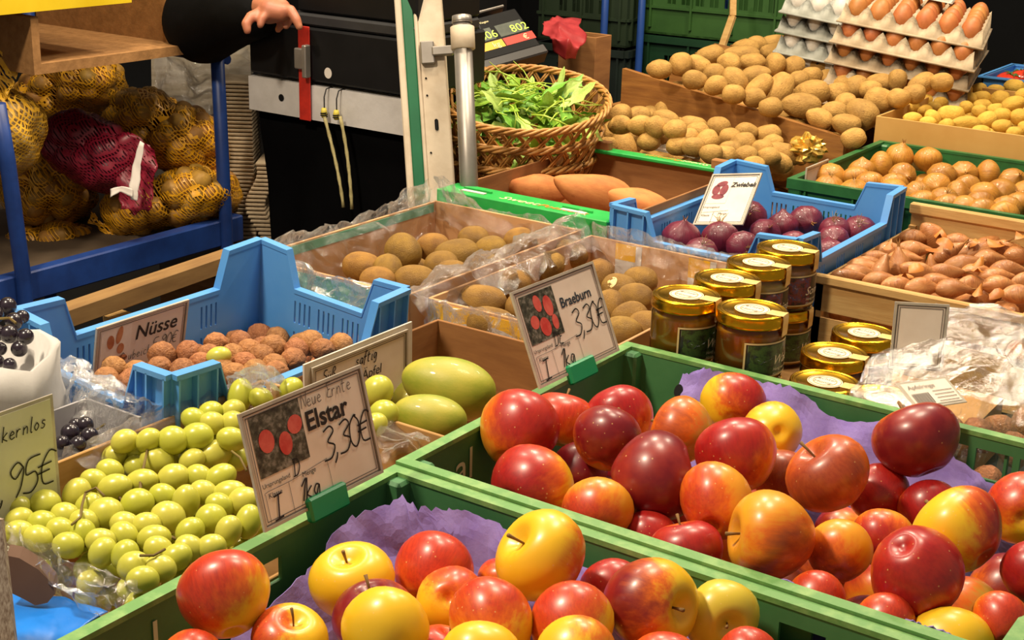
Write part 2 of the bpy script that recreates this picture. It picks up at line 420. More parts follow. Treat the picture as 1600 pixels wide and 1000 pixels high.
def slots(L, n, z0, z1, m=.05, duty=.6):
    st = (L-2*m)/n; return [(m+i*st, m+i*st+st*duty, z0, z1) for i in range(n)]
BX0, BX1, BY0, BY1, RIM = -.785, -.215, .985, 1.412, .90
EX0, EX1, EY0, EY1 = -.785, -.215, .545, .972
bl, bw = BX1-BX0, BY1-BY0
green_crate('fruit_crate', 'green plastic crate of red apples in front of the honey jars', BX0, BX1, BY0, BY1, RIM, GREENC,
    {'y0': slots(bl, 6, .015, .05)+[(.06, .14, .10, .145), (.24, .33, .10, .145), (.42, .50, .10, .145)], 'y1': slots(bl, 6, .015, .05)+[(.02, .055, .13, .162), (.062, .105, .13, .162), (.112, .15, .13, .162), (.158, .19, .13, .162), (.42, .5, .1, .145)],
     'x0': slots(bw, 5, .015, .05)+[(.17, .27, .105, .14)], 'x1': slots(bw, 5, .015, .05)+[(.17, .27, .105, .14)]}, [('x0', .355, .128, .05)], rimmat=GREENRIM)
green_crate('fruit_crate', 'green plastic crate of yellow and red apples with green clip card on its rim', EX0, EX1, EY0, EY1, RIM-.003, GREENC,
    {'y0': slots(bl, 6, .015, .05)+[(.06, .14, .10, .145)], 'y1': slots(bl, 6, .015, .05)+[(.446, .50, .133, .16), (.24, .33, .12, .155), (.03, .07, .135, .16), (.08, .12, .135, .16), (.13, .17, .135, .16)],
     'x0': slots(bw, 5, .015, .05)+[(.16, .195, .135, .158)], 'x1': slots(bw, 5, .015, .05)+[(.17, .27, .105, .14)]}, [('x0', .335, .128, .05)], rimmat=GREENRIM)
ONX0, ONX1, ONY0, ONY1 = -1.005, -.55, 2.37, 2.815
ol, ow = ONX1-ONX0, ONY1-ONY0
green_crate('onion_crate', 'dark green plastic crate filled with golden yellow onions', ONX0, ONX1, ONY0, ONY1, .90, GREEND,
    {'y0': slots(ol, 5, .02, .12), 'y1': slots(ol, 5, .02, .12)+[(.33, .4, .13, .155)], 'x0': slots(ow, 9, .1, .155, .03, .45), 'x1': slots(ow, 5, .02, .12)})

def blue_crate(name, label, x0, x1, y0, y1, zb, zc, zd, dips):
    """low-sided crate whose four corners stand up; dips = sides that are cut down"""
    lx, ly = x1-x0, y1-y0; H, D = zc-zb, zd-zb
    t = thing(name, label, 'crate', (x0, y0, zb))
    part('base', box(.003, lx-.003, .003, ly-.003, 0, .004), BLUEC, t)
    for sd in ('y0', 'y1', 'x0', 'x1'):
        L = lx if sd[0] == 'y' else ly; c = min(.062, L*.2); sl = .016
        bp = [0, c, c+sl, L-c-sl, L-c, L]; ht = [H, H-.003, D, D, H-.003, H]
        pf = lambda s, bp=bp, ht=ht: float(np.interp(s, bp, ht))
        hl = []
        for grp in np.linspace(c+.02, L-c-.045, 4 if L > .3 else 3):
            for k in range(4):
                s = grp+k*.0085
                hl += [(s, s+.003, D*.70, D*.90), (s, s+.003, D*.44, D*.62)]
        e = 0 if sd[0] == 'y' else .003
        vf = gridwall(L, H, hl, .003, pf, D*.97, bp)
        if e: vf = ([(min(max(p[0], e), L-e), p[1], p[2]) for p in vf[0]], vf[1])
        w = part('side_wall', xf(vf, wallxf(sd, lx, ly)), BLUEC, t)
        lip = []
        for a in range(5):
            p, q = Vector((bp[a], 0, ht[a])), Vector((bp[a+1], 0, ht[a+1]))
            V = [(x.x, d, x.z+zz) for x in (p, q) for d in (-.008, .004) for zz in (-.005, .001)]
            lip.append((V, box(0, 1, 0, 1, 0, 1)[1]))
        part('top_lip', xf(join(*lip), wallxf(sd, lx, ly)), BLUEC, w)
        for s in (.004, .03, c-.004, L-c+.004, L-.03, L-.004):
            part('rib', xf(box(s-.0012, s+.0012, -.008, 0, 0, pf(s)-.004), wallxf(sd, lx, ly)), BLUEC, w)
    return t
NX0, NX1, NY0, NY1 = -1.325, -1.078, .948, 1.335
blue_crate('nut_crate', 'light blue plastic crate with raised corners holding walnuts', NX0, NX1, NY0, NY1, .744, .952, .899, None).rotation_euler = (0, .078, 0)
QX0, QX1, QY0, QY1 = -1.078, -.772, 1.865, 2.285
blue_crate('red_onion_crate', 'light blue plastic crate with raised corners holding red onions', QX0, QX1, QY0, QY1, .725, .936, .890, None)

# ------------------------------------------------------------------ cardboard boxes
def carton(name, label, x0, x1, y0, y1, z0, z1, mat, th=.004, inner=None, cat='box', hts={}):
    t = thing(name, label, cat, (x0, y0, z0)); lx, ly, H = x1-x0, y1-y0, z1-z0
    part('base', box(0, lx, 0, ly, 0, .004), inner or mat, t)
    W = {}
    for sd in ('y0', 'y1', 'x0', 'x1'):
        L = lx if sd[0] == 'y' else ly; e = 0 if sd[0] == 'y' else th; h = hts.get(sd, H)
        W[sd] = part('side_wall', xf(bevel_box(e, L-e, 0, th, 0, h, .0008), wallxf(sd, lx, ly)), mat, t)
    return t, W
KIWIPRINT = M('kiwi_box_print', '#c89a6c', '#b98a5c', scale=7, rough=.7)
YPRINT = M('yellow_print', '#e8b020', rough=.5)
WPRINT = M('white_print', '#cfc7c0', rough=.55)
GPRINT = M('green_print', '#1f9a44', '#2aac4e', scale=20, rough=.4)
TEALPRINT = M('teal_print', '#5b9a80', '#74ab92', scale=20, rough=.5)
K1 = (-1.40, -1.115, 1.405, 1.835); K2 = (-1.098, -.805, 1.425, 1.835)
k1, k1w = carton('kiwi_box', 'open cardboard kiwi box lined with clear film beside the blue nut crate', *K1, .722, .895, KIWIPRINT)
k2, k2w = carton('kiwi_box', 'open cardboard kiwi box with yellow and white print behind the green apple crate', *K2, .722, .890, KIWIPRINT)
lx = K1[1]-K1[0]; ly = K1[3]-K1[2]
part('teal_border', xf(box(.01, ly-.01, .0042, .005, .156, .17), wallxf('x0', lx, ly)), TEALPRINT, k1w['x0'])
part('teal_border', xf(box(.01, lx-.01, -.0008, 0, .10, .168), wallxf('y0', lx, ly)), TEALPRINT, k1w['y0'])
lx = K2[1]-K2[0]; ly = K2[3]-K2[2]
for (s0, s1, za, zb, m) in ((.015, .055, .10, .165, WPRINT), (.015, .05, .128, .165, YPRINT), (.075, .12, .11, .165, WPRINT), (.085, .12, .135, .165, YPRINT), (.2, .245, .11, .165, WPRINT), (.21, .245, .14, .165, YPRINT)):
    part('printed_patch', xf(box(s0, s1, .0041, .005 if m is WPRINT else .0054, za, zb), wallxf('y1', lx, ly)), m, k2w['y1'])
part('printed_front', xf(box(.005, ly-.01, -.0012, 0, .02, .164), wallxf('x0', lx, ly)), YPRINT, k2w['x0'])
part('printed_front', xf(box(.005, lx-.005, -.0012, 0, .02, .164), wallxf('y0', lx, ly)), YPRINT, k2w['y0'])
def ellipse(cx, cz, a, b, d, n=20): 
    V = [(cx, d, cz)]+[(cx+a*math.cos(2*math.pi*k/n), d, cz+b*math.sin(2*math.pi*k/n)) for k in range(n)]
    return V, [(0, 1+k, 1+(k+1) % n) for k in range(n)]
part('printed_badge', xf(ellipse(.10, .115, .075, .035, -.0018), wallxf('y0', lx, ly)), WPRINT, k2w['y0'])
LEAFPRINT = M('leaf_print', '#7aa093', rough=.6)
for a in range(7):
    th = math.pi*(a/6); el = ellipse(.10+.02*math.cos(th), .105+.02*math.sin(th), .011, .004, 0)
    el = ([((p[0]-.10-.02*math.cos(th))*math.cos(th)-(p[2]-.105-.02*math.sin(th))*math.sin(th)+.10+.02*math.cos(th), -.0022, (p[0]-.10-.02*math.cos(th))*math.sin(th)+(p[2]-.105-.02*math.sin(th))*math.cos(th)+.105+.02*math.sin(th)) for p in el[0]], el[1])
    part('printed_leaf', xf(el, wallxf('y0', lx, ly)), LEAFPRINT, k2w['y0'])

GX = (-1.068, -.80, .70, 1.085)
g, gw = carton('grape_box', 'open cardboard box of green grapes lined with clear film', *GX, .722, .885, CARDBOARD, hts={'x1': .12, 'y0': .07})
MX = (-1.062, -.80, 1.094, 1.40)
mb, mbw = carton('mango_box', 'open brown cardboard box holding two green mangoes', *MX, .722, .875, CARDDARK, hts={'x1': .13})
YX = (-1.03, -.60, 2.835, 3.37)
YCARD = M('tan_cardboard', '#c79b55', '#bb8c46', scale=7, rough=.8)
carton('potato_box', 'tan cardboard box filled with small yellow potatoes', *YX, .73, .945, YCARD)

# sweet potato carton with green folded flanges
SX = (-1.415, -1.085, 1.905, 2.335)
s, sw = carton('sweet_potato_box', 'brown carton with bright green folded edges holding sweet potatoes', *SX, .722, .905, CARDDARK)
lx, ly = SX[1]-SX[0], SX[3]-SX[2]
fl = part('front_flange', xf(bevel_box(0, lx-.0, -.045, .012, .176, .186, .002), wallxf('y0', lx, ly)), GPRINT, s)
part('flange_skirt', xf(bevel_box(0, lx, -.047, -.043, .140, .186, .001), wallxf('y0', lx, ly)), GPRINT, fl)
part('back_flange', xf(bevel_box(0, lx, -.006, .022, .178, .186, .002), wallxf('y1', lx, ly)), GPRINT, s)
for sx in (.035, lx-.10):
    tab = [(sx+.028*(1-math.cos(math.pi*k/10)), -.030+.016*math.sin(math.pi*k/10)+.012) for k in range(11)]
    V = [(a, b, z) for z in (.186, .1895) for a, b in tab]; n = 11
    part('handle_tab', xf((V, [tuple(range(n-1, -1, -1)), tuple(range(n, 2*n))]+[(i, (i+1) % n, n+(i+1) % n, n+i) for i in range(n)]), wallxf('y0', lx, ly)), GPRINT, fl)
    part('handle_slot', xf(box(sx+.004, sx+.05, -.031, -.022, .1862, .1875), wallxf('y0', lx, ly)), WPRINT, fl)
CREAM = M('cream_print', '#f2e6b0', rough=.5); OPRINT = M('orange_print', '#e0872a', rough=.5)
tv = text_vf('Sweet', .030, .35); part('lettering', xf(([(p[0]+.115, -.034+p[1]*.8, .1867) for p in tv[0]], tv[1]), wallxf('y0', lx, ly)), CREAM, fl)
tv = text_vf('Potatoes', .026, .35); part('lettering', xf(([(p[0]+.19, -.034+p[1]*.8, .1867) for p in tv[0]], tv[1]), wallxf('y0', lx, ly)), OPRINT, fl)
bf = [o for o in s.children if o.name.startswith('back_flange')][0]
tv = text_vf('Sweet', .024, .35); part('lettering', xf(([(p[0]+.06, .001+p[1]*.8, .1867) for p in tv[0]], tv[1]), wallxf('y1', lx, ly)), CREAM, bf)
tv = text_vf('Potatoes', .022, .35); part('lettering', xf(([(p[0]+.12, .001+p[1]*.8, .1867) for p in tv[0]], tv[1]), wallxf('y1', lx, ly)), OPRINT, bf)
for sx in (.02, lx-.06): part('corner_block', xf(bevel_box(sx, sx+.035, .004, .02, .184, .202, .002), wallxf('y1', lx, ly)), CARDDARK, s)

# wooden tray for potatoes, tipped: higher towards the seller
wt = thing('potato_tray', 'wide wooden tray split by a plank, heaped with brown potatoes', 'tray', (-1.10, 2.36, .725))
def zt(x): return .178+max(0, -(x))*.165                # plank top, local
def plank(y, x0, x1, name, drop=.15, th=.016):
    V = [(x, yy, zz) for x in (x0, x1) for yy in (y, y+th) for zz in (zt(x)-drop, zt(x))]
    return part(name, (V, box(0, 1, 0, 1, 0, 1)[1]), WOOD, wt)
plank(.415, -.50, .03, 'divider_plank', .14); plank(.76, -.50, -.2, 'back_plank', .14); plank(.95, -.5, .0, 'rear_plank', .24)
V = [(x, y, z) for x in (-.55, -.535) for y in (0, .95) for z in (.05, .17)]; part('end_plank', (V, box(0, 1, 0, 1, 0, 1)[1]), WOOD, wt)
for k in range(6):
    y0 = .01+k*.157; V = [(x, yy, zt(x)-.155+d) for x in (-.54, 0) for yy in (y0, y0+.15) for d in (0, .01)]
    part('floor_slat', (V, box(0, 1, 0, 1, 0, 1)[1]), WOOD, wt)
for y in (.1, .8): part('foot_block', box(-.5, -.44, y, y+.05, 0, .14), WOOD, wt)
part('nail_head', ellipse(-.155, zt(-.155)-.035, .007, .008, .4148), M('dark_red_cap', '#4a1418', rough=.4), wt)

# shallot basket of pale veneer
hx = thing('shallot_basket', 'pale veneer wood basket full of coppery shallots', 'basket', (-.765, 1.93, .725))
part('base', box(0, .42, 0, .40, 0, .005), PALEWOOD, hx)
for nm, bx in (('front_slat', box(0, .42, 0, .004, .09, .145)), ('front_slat', box(0, .42, 0, .004, .02, .08)), ('back_slat', box(0, .42, .396, .4, .09, .172)), ('back_slat', box(0, .42, .396, .4, .02, .08)),
               ('side_slat', box(0, .004, 0, .4, .02, .135)), ('side_slat', box(.416, .42, 0, .4, .02, .135)), ('top_batten', bevel_box(-.003, .423, -.006, .006, .132, .146)), ('top_batten', bevel_box(-.003, .423, .39, .404, .160, .178))):
    part(nm, bx, PALEWOOD, hx)
for a in (0, .408):
    for b in (0, .388): part('corner_post', box(a, a+.012, b, b+.012, 0, .14), PALEWOOD, hx)

# ================================================================== fruit and vegetables: shapes
def u3(t, p, a=1, b=1, c=1): return np.array([a*math.sin(t)*math.cos(p), b*math.sin(t)*math.sin(p), c*math.cos(t)])
def apple_vf(seed):
    r = random.Random(seed); sq = r.uniform(.86, .98); tp = r.uniform(.05, .17); lean = r.uniform(-.11, .11); lob = r.uniform(.015, .045); ph = r.uniform(0, 6)
    def fn(t, p):
        s, c = math.sin(t), math.cos(t); rr = s*(1+tp*c)*(1+lob*(.4-.6*c)*math.cos(5*p+ph))*(1+.03*math.cos(2*p+ph))
        z = sq*c
        z -= .34*math.exp(-(s/.26)**2) if c > 0 else -.22*math.exp(-(s/.24)**2)
        v = np.array([rr*math.cos(p)+lean*z, rr*math.sin(p), z]); return v*(1+.02*nz(v, 1.5, seed))*.5
    return blob(28, 22, fn)
STEM = M('apple_stem', '#6b4a24', '#8a6a36', scale=4, rough=.8); CALYX = M('apple_calyx', '#4a3a22', '#8f8158', scale=6, rough=.9)
APPLE = apple_material()
APM = [mesh('apple', *apple_vf(i), APPLE, True) for i in range(5)]
def stem_pts(b): return [(0, 0, .12), (.005, 0, .28), (.02+b*.4, .01, .40), (.05+b, .02, .52)]
STM = [mesh('stem', *tube(stem_pts(b), [.014, .013, .015, .024], 6), STEM, True) for b in (0, .05, -.08)]
cal = [tube([(.015*math.cos(a), .015*math.sin(a), -.25), (.05*math.cos(a), .05*math.sin(a), -.285), (.075*math.cos(a+.3), .075*math.sin(a+.3), -.33)], [.018, .014, .004], 5) for a in np.arange(5)*1.257]
CLM = mesh('calyx', *join(*cal), CALYX, True)

def potato_vf(seed, bend=.1, nu=16, nv=12):
    r = random.Random(seed); bx = r.uniform(-bend, bend); tp = r.uniform(-.12, .12)
    def fn(t, p):
        v = u3(t, p); s = np.array([v[2], v[0], v[1]])       # long axis = x
        s = np.sign(s)*np.abs(s)**.93
        s[1:] *= (1+tp*s[0]); s[1] += bx*(1-s[0]**2)*1.2
        return s*(1+.10*nz(s, 1.3, seed)+.03*nz(s, 4, seed+3))*.5
    return blob(nu, nv, fn)
def potato_material(name, a, b, eye, dirt=.4, bmp=.25):
    t = NT(name); oi = t.new('ObjectInfo'); tc = t.new('TexCoord'); ad = t.new('VectorMath', operation='ADD'); cb = t.new('CombineXYZ')
    t.ln(t.math('MULTIPLY', oi.outputs['Random'], 30), cb.inputs[0]); t.ln(tc.outputs['Object'], ad.inputs[0]); t.ln(cb.outputs[0], ad.inputs[1])
    n = t.noise(ad.outputs[0], 3, 6, .65); c = t.ramp(n, [(.3, b), (.6, a)])
    vo = t.new('TexVoronoi'); vo.inputs['Scale'].default_value = 4.5; t.ln(ad.outputs[0], vo.inputs['Vector'])
    spot = t.math('LESS_THAN', vo.outputs['Distance'], .12); c = t.mix(t.math('MULTIPLY', spot, dirt), c, eye)
    hs = t.new('HueSaturation'); t.ln(c, hs.inputs['Color']); t.ln(t.math('MULTIPLY_ADD', oi.outputs['Random'], .3, .85), hs.inputs['Value'])
    t.col(hs.outputs[0]); t.set(rough=.7, spec=.3); t.bump(t.noise(ad.outputs[0], 14, 4), bmp, .02); return t.m
POT = potato_material('potato_skin', '#b9904c', '#9c763c', '#5e4020')
YPOT = potato_material('yellow_potato_skin', '#d8ae4a', '#c49838', '#8a6424', .3)
SWP = potato_material('sweet_potato_skin', '#c98248', '#b3683a', '#7a3a1e', .3, .05)
KIWI = M('kiwi_fuzz', '#9c7428', '#7e5a1e', scale=3, rough=.6, bump=.4, bscale=40, bdist=.02, rnd=.2)
PTM = [mesh('potato', *potato_vf(i), POT, True) for i in range(7)]
YPM = [mesh('potato', *potato_vf(20+i, .06), YPOT, True) for i in range(5)]
SKM = [mesh('potato', *potato_vf(40+i, .05, 12, 8), POT, True) for i in range(3)]
def kiwi_vf(seed):
    def fn(t, p):
        v = u3(t, p); s = np.array([v[2], v[0], v[1]]); s = np.sign(s)*np.abs(s)**.9
        if s[0] > .9: s[0] += .05*(s[0]-.9)/.1*math.exp(-(math.hypot(s[1], s[2])/.12)**2)
        return s*(1+.03*nz(s, 1.4, seed))*.5
    return blob(18, 14, fn)
KWM = [mesh('kiwi', *kiwi_vf(i), KIWI, True) for i in range(3)]
def onion_vf(seed, squat=.86, neck=.22):
    r = random.Random(seed); k = r.uniform(.7, 1.3)
    def fn(t, p):
        s, c = math.sin(t), math.cos(t); rr = s*(1+.02*math.cos(9*p+seed)*s); z = squat*c
        if c > 0: z += neck*k*math.exp(-(s/.22)**2); rr *= 1-.12*c*c
        else: z -= .03*math.exp(-(s/.2)**2)
        v = np.array([rr*math.cos(p), rr*math.sin(p), z]); return v*(1+.03*nz(v, 1.4, seed))*.5
    return blob(20, 18, fn)
ONI = onion_material('golden_onion_skin', '#c48c38', '#ad7224', '#6e3c12'); RONI = onion_material('red_onion_skin', '#5c1a2c', '#7a2038', '#34101a')
SHA = onion_material('shallot_skin', '#ae6a36', '#cb9058', '#5c2816')
ROOT = M('dry_root', '#b79a5c', '#9a7a40', scale=3, rough=.9)
ONM = [mesh('onion', *onion_vf(i), ONI, True) for i in range(4)]; RNM = [mesh('onion', *onion_vf(i, .9), RONI, True) for i in range(3)]
def shallot_vf(seed):
    r = random.Random(seed); bx = r.uniform(-.15, .15)
    def fn(t, p):
        s, c = math.sin(t), math.cos(t); x = c; rr = s**1.15*(1+.05*math.cos(3*p+seed)); 
        rr *= (1-.25*max(0, c)); x += .28*max(0, c)**6-.08*max(0, -c)**8
        v = np.array([x, rr*math.cos(p)+bx*(1-c*c), rr*math.sin(p)]); return v*(1+.05*nz(v, 2, seed))*.5
    return blob(16, 16, fn)
SHM = [mesh('shallot', *shallot_vf(i), SHA, True) for i in range(5)]
rr = random.Random(3); tuft = []
for k in range(16):
    a = rr.uniform(0, 6.28); l = rr.uniform(.15, .35); tuft.append(tube([(.03*math.cos(a), .03*math.sin(a), -.40), (.1*math.cos(a), .1*math.sin(a), -.40-l*.5), (l*.8*math.cos(a+.4), l*.8*math.sin(a+.4), -.42-l*.8)], [.008, .006, .003], 4))
RTM = mesh('root_tuft', *join(*tuft), ROOT)
NECK = M('dry_onion_neck', '#a8763a', '#8a5a28', scale=4, rough=.8)
NKM = mesh('dry_neck', *join(*[tube([(.02*math.cos(a), .02*math.sin(a), .45), (.035*math.cos(a), .03*math.sin(a), .56), (.08*math.cos(a+.5), .06*math.sin(a+.5), .66)], [.03, .018, .006], 5) for a in (0, 2, 4)]), NECK)
def walnut_vf(seed):
    def fn(t, p):
        v = u3(t, p, 1, 1, 1.12); seam = .07*math.exp(-((abs(math.sin(p)))/.10)**2)*math.sin(t)
        w = .05*nz(v, 3.2, seed)+.035*nz(v, 7, seed+2)-.03*abs(nz(v, 5, seed+5)); return v*(1+seam+w)*.47
    return blob(26, 18, fn)
WNM = [mesh('walnut', *walnut_vf(i), M('walnut_shell', '#b27846', '#8f5a30', scale=5, rough=.6, bump=.4, bscale=8, bdist=.03, rnd=.25), True) for i in range(4)]
gt = NT('green_grape_skin'); go = gt.new('ObjectInfo')
gc = gt.mix(go.outputs['Random'], '#b9bd40', '#cfc858'); gc = gt.mix(gt.math('MULTIPLY', gt.noise(gt.coords(), 3), .5), gc, '#a5a838'); gt.col(gc); gt.set(rough=.3, coat=.1, sss=.35, coatr=.25)
gt.b.inputs['Subsurface Radius'].default_value = (.5, .5, .15); gt.b.inputs['Subsurface Scale'].default_value = .01
BGR = M('black_grape_skin', '#1a141c', '#2e2430', scale=3, rough=.25, coat=.2)
def grape_vf(seed): 
    def fn(t, p): v = u3(t, p); v = np.array([v[2], v[0], v[1]]); return v*(1+.02*nz(v, 1.5, seed))*.5
    return blob(16, 12, fn)
GRM = [mesh('grape', *grape_vf(i), gt.m, True) for i in range(2)]; BGM = mesh('grape', *grape_vf(5), BGR, True)
TWIG = M('grape_stem', '#7a6a30', '#5a4420', scale=10, rough=.8)
def egg_vf():
    def fn(t, p): s, c = math.sin(t), math.cos(t); r_ = s*(1-.13*c); return np.array([r_*math.cos(p), r_*math.sin(p), 1.3*c])*.5
    return blob(16, 12, fn)
EGB = mesh('egg', *egg_vf(), M('brown_eggshell', '#c07a44', '#b06a38', scale=3, rough=.5, rnd=.25), True)
EGW = mesh('egg', *egg_vf(), M('white_eggshell', '#d8d4cc', '#cac4ba', scale=3, rough=.5, rnd=.1), True)

# ------------------------------------------------------------------ placing
def spread(P, r, it=25, box_=None, fix=.0):
    P = np.array(P, float); r = np.array(r); P0 = P.copy()
    for _ in range(it):
        D = P[:, None]-P[None]; L = np.linalg.norm(D, axis=2)+1e-9; ov = np.maximum(0, (r[:, None]+r[None])-L); np.fill_diagonal(ov, 0)
        P += (D/L[:, :, None]*ov[:, :, None]*.25).sum(1); P += (P0-P)*fix
        if box_ is not None:
            for a in (0, 1): P[:, a] = np.clip(P[:, a], box_[2*a]+r, box_[2*a+1]-r)
    return P
def orient(ang, tz=0.0, roll=0.0):
    a = math.radians(ang); x = camdir((math.cos(a), math.sin(a), tz)); y = np.cross(CB, x); y /= np.linalg.norm(y); z = np.cross(x, y)
    c, s_ = math.cos(roll), math.sin(roll); y, z = y*c+z*s_, z*c-y*s_
    return basis(x, y, z).to_3x3()
def heap(name, label, cat, group, L, zf, meshes, mins=(.03, .03), clampb=None, relax=.8, flat=1.0, seed=1, labels=None, upz=False):
    rg = random.Random(seed); items = []
    for e in L:
        x, y, w, h = e[:4]; a = e[4] if len(e) > 4 else (0 if w >= h else 90)
        lo, sh = max(w, h), min(w, h); p = WZ(x, y, zf(x, y)); k = depth(p)/F
        items.append([p, max(lo*k, mins[0]), max(sh*k, mins[1]), a])
    P = spread([i[0] for i in items], [(.35*i[2]+.15*i[1])*relax for i in items], 30, clampb, .12)
    out = []
    for k, (i, p) in enumerate(zip(items, P)):
        o = put(name, meshes[k % len(meshes)]); o.location = Vector(p)
        o.rotation_euler = orient(i[3], rg.uniform(-.25, .25), rg.uniform(0, 6.28)).to_euler(); o.scale = (i[1], i[2], i[2]*flat)
        tag(o, (labels or {}).get(k, label), cat, group); out.append(o)
    return out
def fill(name, label, cat, group, rect, z, st, meshes, size, seed=2, kids=None):
    rg = random.Random(seed); out = []; x = rect[0]
    while x <= rect[1]:
        y = rect[2]
        while y <= rect[3]:
            o = put(name, meshes[rg.randrange(len(meshes))]); zz = z(x, y) if callable(z) else z
            o.location = (x+rg.uniform(-.15, .15)*st, y+rg.uniform(-.15, .15)*st, zz)
            o.rotation_euler = (rg.uniform(0, 6), rg.uniform(0, 6), rg.uniform(0, 6)); s_ = rg.uniform(.92, 1.05)
            o.scale = [c*s_ for c in size]; tag(o, label, cat, group); out.append(o); y += st
        x += st
    return out

# ------------------------------------------------------------------ apples
YL, GY, OR, OG = '#efc024', '#d2bc3c', '#e39a26', '#bd9038'
RD, DR, ORD, BR = '#a81c1c', '#74101c', '#c4381c', '#a04a28'
UP, TO, DN = (0, 1, .3), (0, .2, 1), (0, -1, .2)
AP = []          # x, y, w, stem dir, blush dir, amount, ground, blush, dz, label
E_ = [
 (351, 930, 142, (-.3, .8, -.5), (-.7, .7, .4), .45, YL, ORD, .03, 'red apple with a yellow lower cheek against the crate wall beside the price card'),
 (452, 1003, 120, (.3, .9, .5), (-.9, .2, .5), -.15, YL, ORD, 0, 'yellow apple with its stem hollow up, beside the red apple at the crate wall'),
 (554, 916, 132, (-.15, .85, .5), (1, -.2, -.3), -1.0, YL, OR, .0, 'plain yellow apple showing its stem hollow before the purple paper'),
 (601, 988, 142, (.1, .6, -.8), (.1, -.8, .2), -1.3, YL, OR, .025, 'clear yellow apple lying against the dark red rimmed apple'),
 (582, 962, 136, (-.1, .95, .25), (-.4, .8, .5), .5, YL, DR, .0, 'red-shouldered apple with a curved stem behind the clear yellow apple'),
 (676, 896, 128, (.4, .6, -.7), (.2, .8, .5), .6, OR, ORD, -.005, 'orange-red apple under the purple paper fold'),
 (704, 940, 112, (0, -.3, -1), (.3, .9, .2), -.15, YL, ORD, .0, 'small yellow apple with a red cap under the orange-red one'),
 (763, 978, 134, (0, .4, -1), (-.1, .9, .3), 0., YL, ORD, .02, 'yellow apple with a red blush below the big upright-stemmed yellow apple'),
 (847, 869, 147, (-.75, .6, .5), (.9, -.3, -.1), -.35, YL, OR, .035, 'big yellow apple with orange flank and upright stem atop the pile'),
 (785, 905, 80, (0, 1, 0), (0, 1, 0), .2, OR, ORD, -.02, 'orange apple half hidden behind the big yellow apple'),
 (894, 977, 132, (0, .5, -1), (-.5, .9, .2), .05, YL, ORD, .02, 'red-topped yellow apple next to the dark crimson apple'),
 (955, 925, 105, (0, .5, -1), (0, 1, .3), .9, OR, RD, -.015, 'red apple tucked behind the dark crimson apple'),
 (1013, 942, 145, (.75, .0, .75), (-1, .2, .35), .2, YL, DR, .02, 'dark crimson apple with a yellow stem end turned sideways'),
 (1125, 962, 118, (.2, -.15, 1), (-1, -.3, -.5), -1.1, GY, OR, .0, 'yellow-green apple with its stem hollow facing outwards'),
 (752, 1034, 132, (0, .5, -1), (.5, -.5, 0), -1, YL, OR, .03, 'yellow apple low in the crate below the red-blushed ones'),
 (900, 1030, 130, (0, .5, -1), (.8, .4, 0), -.35, YL, OR, .035, 'yellow apple with an orange flank in front of the red-topped one'),
 (697, 1020, 100, (.3, .9, .1), (0, .5, 1), .4, OR, ORD, -.01, 'orange-red apple wedged beside the clear yellow apple'),
 (1172, 1034, 100, (0, .5, -1), (0, 1, .3), .3, OR, ORD, .0, 'orange apple in front of the yellow-green apple'),
 (300, 1040, 110, (0, .5, -1), (0, 1, .3), -.1, OR, ORD, .0, None),
 (1040, 1045, 120, (0, .5, -1), (0, 1, .3), -.1, YL, ORD, .0, None),
]
